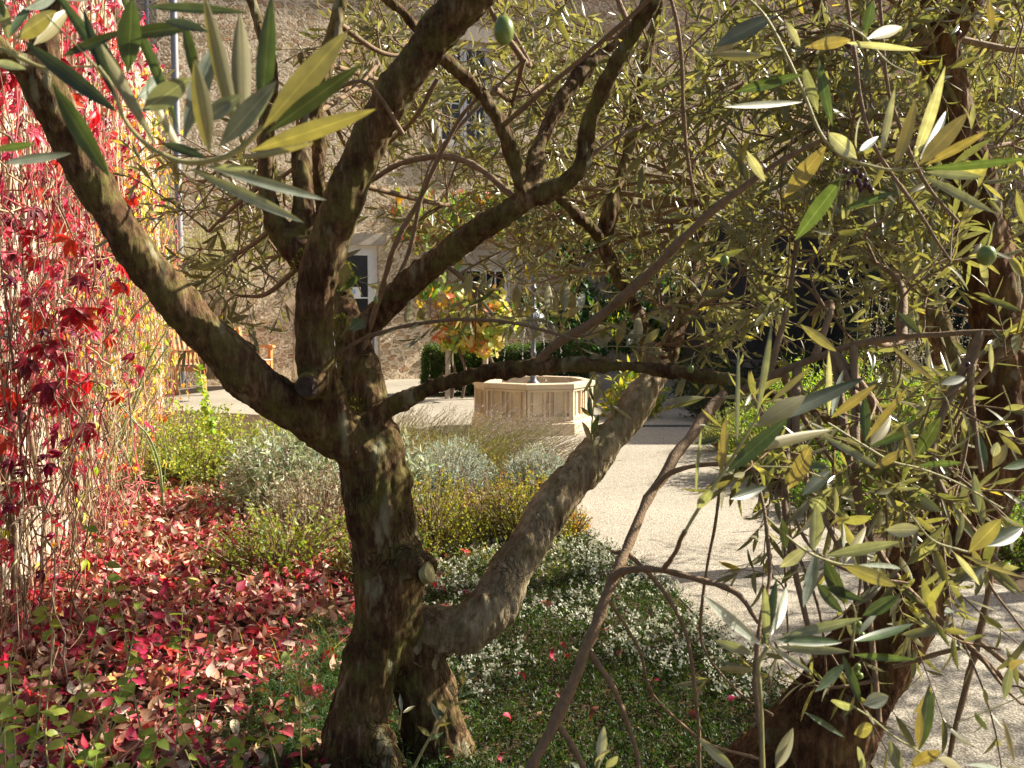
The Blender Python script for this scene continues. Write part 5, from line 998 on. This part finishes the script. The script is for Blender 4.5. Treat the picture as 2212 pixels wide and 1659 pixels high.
# grapevine bush with stakes
gv=thing('grapevine','bushy grapevine with yellow, orange and red leaves tied to stakes behind the fountain','vine',(-.55,13.9,0))
VC=[(.42,.46,.10),(.55,.40,.12),(.30,.40,.08),(.50,.48,.16),(.5,.14,.06),(.22,.34,.07),(.55,.32,.14),(.36,.44,.1)]
L=Leaves(); cs=[(-.55,13.9,.95,.36,.26,150),(-.25,13.8,1.15,.32,.28,130),(-.72,13.9,1.2,.26,.22,70),(-.4,14.0,1.42,.26,.2,60),(-.85,13.8,.85,.2,.15,30),(-.3,13.7,.75,.2,.14,30)]
for (x,y,z,r,h,n) in cs:
    D=rdir(n); P=np.array([x,y,z])+D*(rng.random((n,1))**.4)*np.array([r,r,h]); L.many(P,rdir(n,-.5),np.array([.4,-.9,.4])+rdir(n)*.7,rng.uniform(.09,.15,n),rng.uniform(.09,.15,n),rng.uniform(-.2,.7,n),pick(VC,n,.18))
a=Acc(); L.emit(a,T_LOBE); a.build('leaves',M['leaf'],gv)
a=Acc()
for x0 in (-.85,-.7,-.3): tube(a,catmull([(x0,13.95,0),(x0+.05,13.9,.4),(x0-.06,13.95,.8),(x0+.1,13.9,1.3)],4),.022,8,(.12,.08,.06))
a.build('stem',M['stem'],gv)
for x0 in (-.9,-.38):
    a=Acc(); tube(a,[(x0,13.85,0),(x0+.01,13.86,.6),(x0,13.86,1.25)],.04,10,(.34,.29,.24)); a.build('stake',M['stem'],gv)
# creepers on the house front
def facade_vine(name,label,rects,cols,tpl,size,per,matn='leaf',st=(.2,.14,.1)):
    t=thing(name,label,'climbing plant',tuple(HM([[0,0,0]])[0]+np.array([1.5,0,0]))); L=Leaves(); a=Acc()
    for (x0,y0,x1,y1,n) in rects:
        n=int(n*per); xs=rng.uniform(x0,x1,n); ys=rng.uniform(y0,y1,n)
        for x,y in zip(xs,ys):
            if noise.noise(Vector((x*.02,y*.02,len(cols))))<-.12: continue
            u,z=fp(x,y); p=HM([[u,rng.uniform(.04,.28),z]])[0]; L.one(p,np.array([rng.normal(0,.5),rng.normal(0,.3),-1]),Nn+rng.normal(0,.45,3)+np.array([0,0,.3]),rng.uniform(*size),rng.uniform(*size),rng.uniform(-.2,.7),pick(cols,1,.2)[0])
        for k in range(6):
            u0,z0=fp(rng.uniform(x0,x1),y1); u1,z1=fp(rng.uniform(x0,x1),y0); m=8; q=np.linspace(0,1,m); tube(a,HM(np.stack([u0+(u1-u0)*q+rng.normal(0,.05,m),np.full(m,.05),z0+(z1-z0)*q],-1)),.012,5,st)
    b=Acc(); L.emit(b,tpl); b.build('leaves',M[matn],t); a.build('stems',M['stem'],t)
facade_vine('wall_vine','orange and green vine trained along the house front above the pale door',[(850,410,1130,510,330),(900,500,990,700,150)],[(.2,.32,.06),(.14,.24,.05),(.2,.32,.08),(.5,.3,.06),(.5,.12,.06),(.4,.4,.08)],T_LOBE,(.10,.16),1)
facade_vine('ivy','dark green ivy climbing the house front right of the lower window',[(1110,430,1300,560,620),(1200,520,1480,760,1500),(1080,640,1230,720,160),(1300,380,1500,540,700)],[(.035,.10,.022),(.05,.13,.03),(.025,.07,.02),(.1,.18,.04)],T_LOBE,(.07,.11),1)
facade_vine('yellow_vine','sparse yellow leaved vine on the house front near the shed corner',[(1380,700,1560,830,200),(1960,30,2212,300,420),(1280,640,1420,720,60)],[(.5,.45,.05),(.4,.42,.06),(.3,.38,.05)],T_LOBE,(.10,.15),1)
yb=shrub('yellow_shrub','low yellow and green big leaved shrub just right of the fountain basin','shrub',(1.45,11.6),.4,.55,130,T_OV,[(.24,.28,.05),(.16,.24,.04),(.34,.3,.06)],'leaf',.10,.5,5,.12)
# ------------------------------------------------------------------ seedlings in the left foreground
SD=[(90,1300,.0,2.3),(160,1450,0,2.1),(30,1380,0,2.0),(230,1250,0,2.2),(300,1430,0,2.1),(370,1500,0,2.0),(120,1560,0,1.9),(250,1560,0,2.0),(410,1250,0,2.6),(340,1600,0,1.95),(450,1560,0,2.05),(190,1140,0,2.5),(40,1500,0,1.9),(520,1600,0,2.1),(620,1400,0,2.4),(395,1310,0,2.4),(560,1520,0,2.2),(60,1620,0,1.85),(300,1300,0,2.3),(480,1460,0,2.2),(10,1580,0,1.7),(140,1610,0,1.7),(210,1620,0,1.75),(90,1460,0,1.8),(400,1620,0,1.8),(270,1480,0,1.8),(20,1440,0,1.8)]
PLC=['left edge','near corner','middle','right side']
for i,(x,y,_,dep) in enumerate(SD):
    top=at(x,y,dep); b=np.array([top[0]+rng.normal(-.04,.17),top[1]+rng.normal(0,.06),0]); t=thing('seedling','thin green shoot with soft oval toothed leaves rising from the red leaf litter','seedling',tuple(b),group='thin green shoots in the left foreground')
    a=Acc(); P=catmull([b,b*.6+top*.4+rng.normal(0,.025,3),b*.25+top*.75+rng.normal(0,.015,3),top],6); tube(a,P,np.linspace(.0028,.0012,len(P)),6); a.build('stem',M['shoot'],t)
    L=Leaves(); n=len(P)
    for j in range(4,n,1):
        az=rng.uniform(0,6.28); 
        for q in (0,math.pi):
            if rng.random()<.5: continue
            d=np.array([math.cos(az+q),math.sin(az+q),rng.uniform(-.3,.4)]); l=rng.uniform(.024,.058)*(1-.3*j/n); L.one(P[j],d,np.array([rng.normal(0,.5),-.35+rng.normal(0,.5),1.]),l,l*.66,rng.uniform(0,.9),pick([(.26,.34,.05),(.2,.28,.045),(.36,.38,.07)],1,.15)[0])
    b_=Acc(); L.emit(b_,T_OV); b_.build('leaves',M['leaf'],t)
# grass-like stems in the litter
L=Leaves(); n=500; P=np.stack([rng.uniform(-2.8,-.6,n),rng.uniform(2.8,6.5,n),np.zeros(n)],1); L.many(P,rdir(n,1.4),rdir(n),rng.uniform(.05,.2,n),np.full(n,.003),rng.uniform(-.5,1,n),pick([(.36,.36,.1),(.4,.26,.12)],n)); a=Acc(); L.emit(a,T_OL4); a.build('dry_grass',M['leaf'],None,True,dict(kind='stuff'))

# ------------------------------------------------------------------ neighbouring olive outside the frame at the right, whose shade falls on the path
td=thing('olive_tree','olive tree just outside the right edge whose crown shades the near path','tree',(4.2,5.0,0))
a=Acc(); tube(a,catmull([(4.2,5.0,0),(4.15,5.0,.7),(4.3,5.1,1.4),(4.2,5.1,2.0)],5),np.linspace(.13,.06,16),12); a.build('trunk',M['bark'],td)
Ld,Wd_=Leaves(),Acc(); an=np.array([(4.25,5.05,1.2),(4.2,5.1,2.0),(4.2,5.05,1.6)])
crown(Ld,Wd_,[((4.4+rng.normal(0,.6),4.3+rng.normal(0,1.0),2.2+rng.normal(0,.5)),.5,6,8) for k in range(28)],an,.06)
a=Acc(); Ld.emit(a,T_OL2); a.build('foliage',M['olive'],td); Wd_.build('twigs',M['twig'],td)

# ------------------------------------------------------------------ light
EL=R(36); AZ=R(70)     # azimuth from +Y towards +X
sd=Vector((math.cos(EL)*math.sin(AZ), math.cos(EL)*math.cos(AZ), math.sin(EL)))
w=bpy.data.worlds.new('World'); S.world=w; w.use_nodes=True; nt=w.node_tree
for n_ in list(nt.nodes): nt.nodes.remove(n_)
o_=nt.nodes.new('ShaderNodeOutputWorld'); bg=nt.nodes.new('ShaderNodeBackground'); sk=nt.nodes.new('ShaderNodeTexSky'); sk.sky_type='NISHITA'; sk.sun_disc=False; sk.sun_elevation=EL; sk.sun_rotation=AZ; sk.air_density=1.0; sk.dust_density=3.5
nt.links.new(sk.outputs[0],bg.inputs[0]); bg.inputs[1].default_value=.05; nt.links.new(bg.outputs[0],o_.inputs[0])
sl=bpy.data.lights.new('sun','SUN'); sl.energy=5.0; sl.angle=R(.5); sl.color=(1,.90,.74); so=bpy.data.objects.new('sun',sl); COL.objects.link(so); so.rotation_euler=sd.to_track_quat('Z','Y').to_euler(); so.location=(20,5,15)
S.view_settings.view_transform='Standard'; S.view_settings.look='None'; S.view_settings.gamma=1; S.view_settings.exposure=1.42; S.view_settings.use_curve_mapping=False
S.cycles.max_bounces=8; S.cycles.diffuse_bounces=3; S.cycles.glossy_bounces=3; S.cycles.transmission_bounces=6; S.cycles.transparent_max_bounces=6
S.cycles.sample_clamp_indirect=4
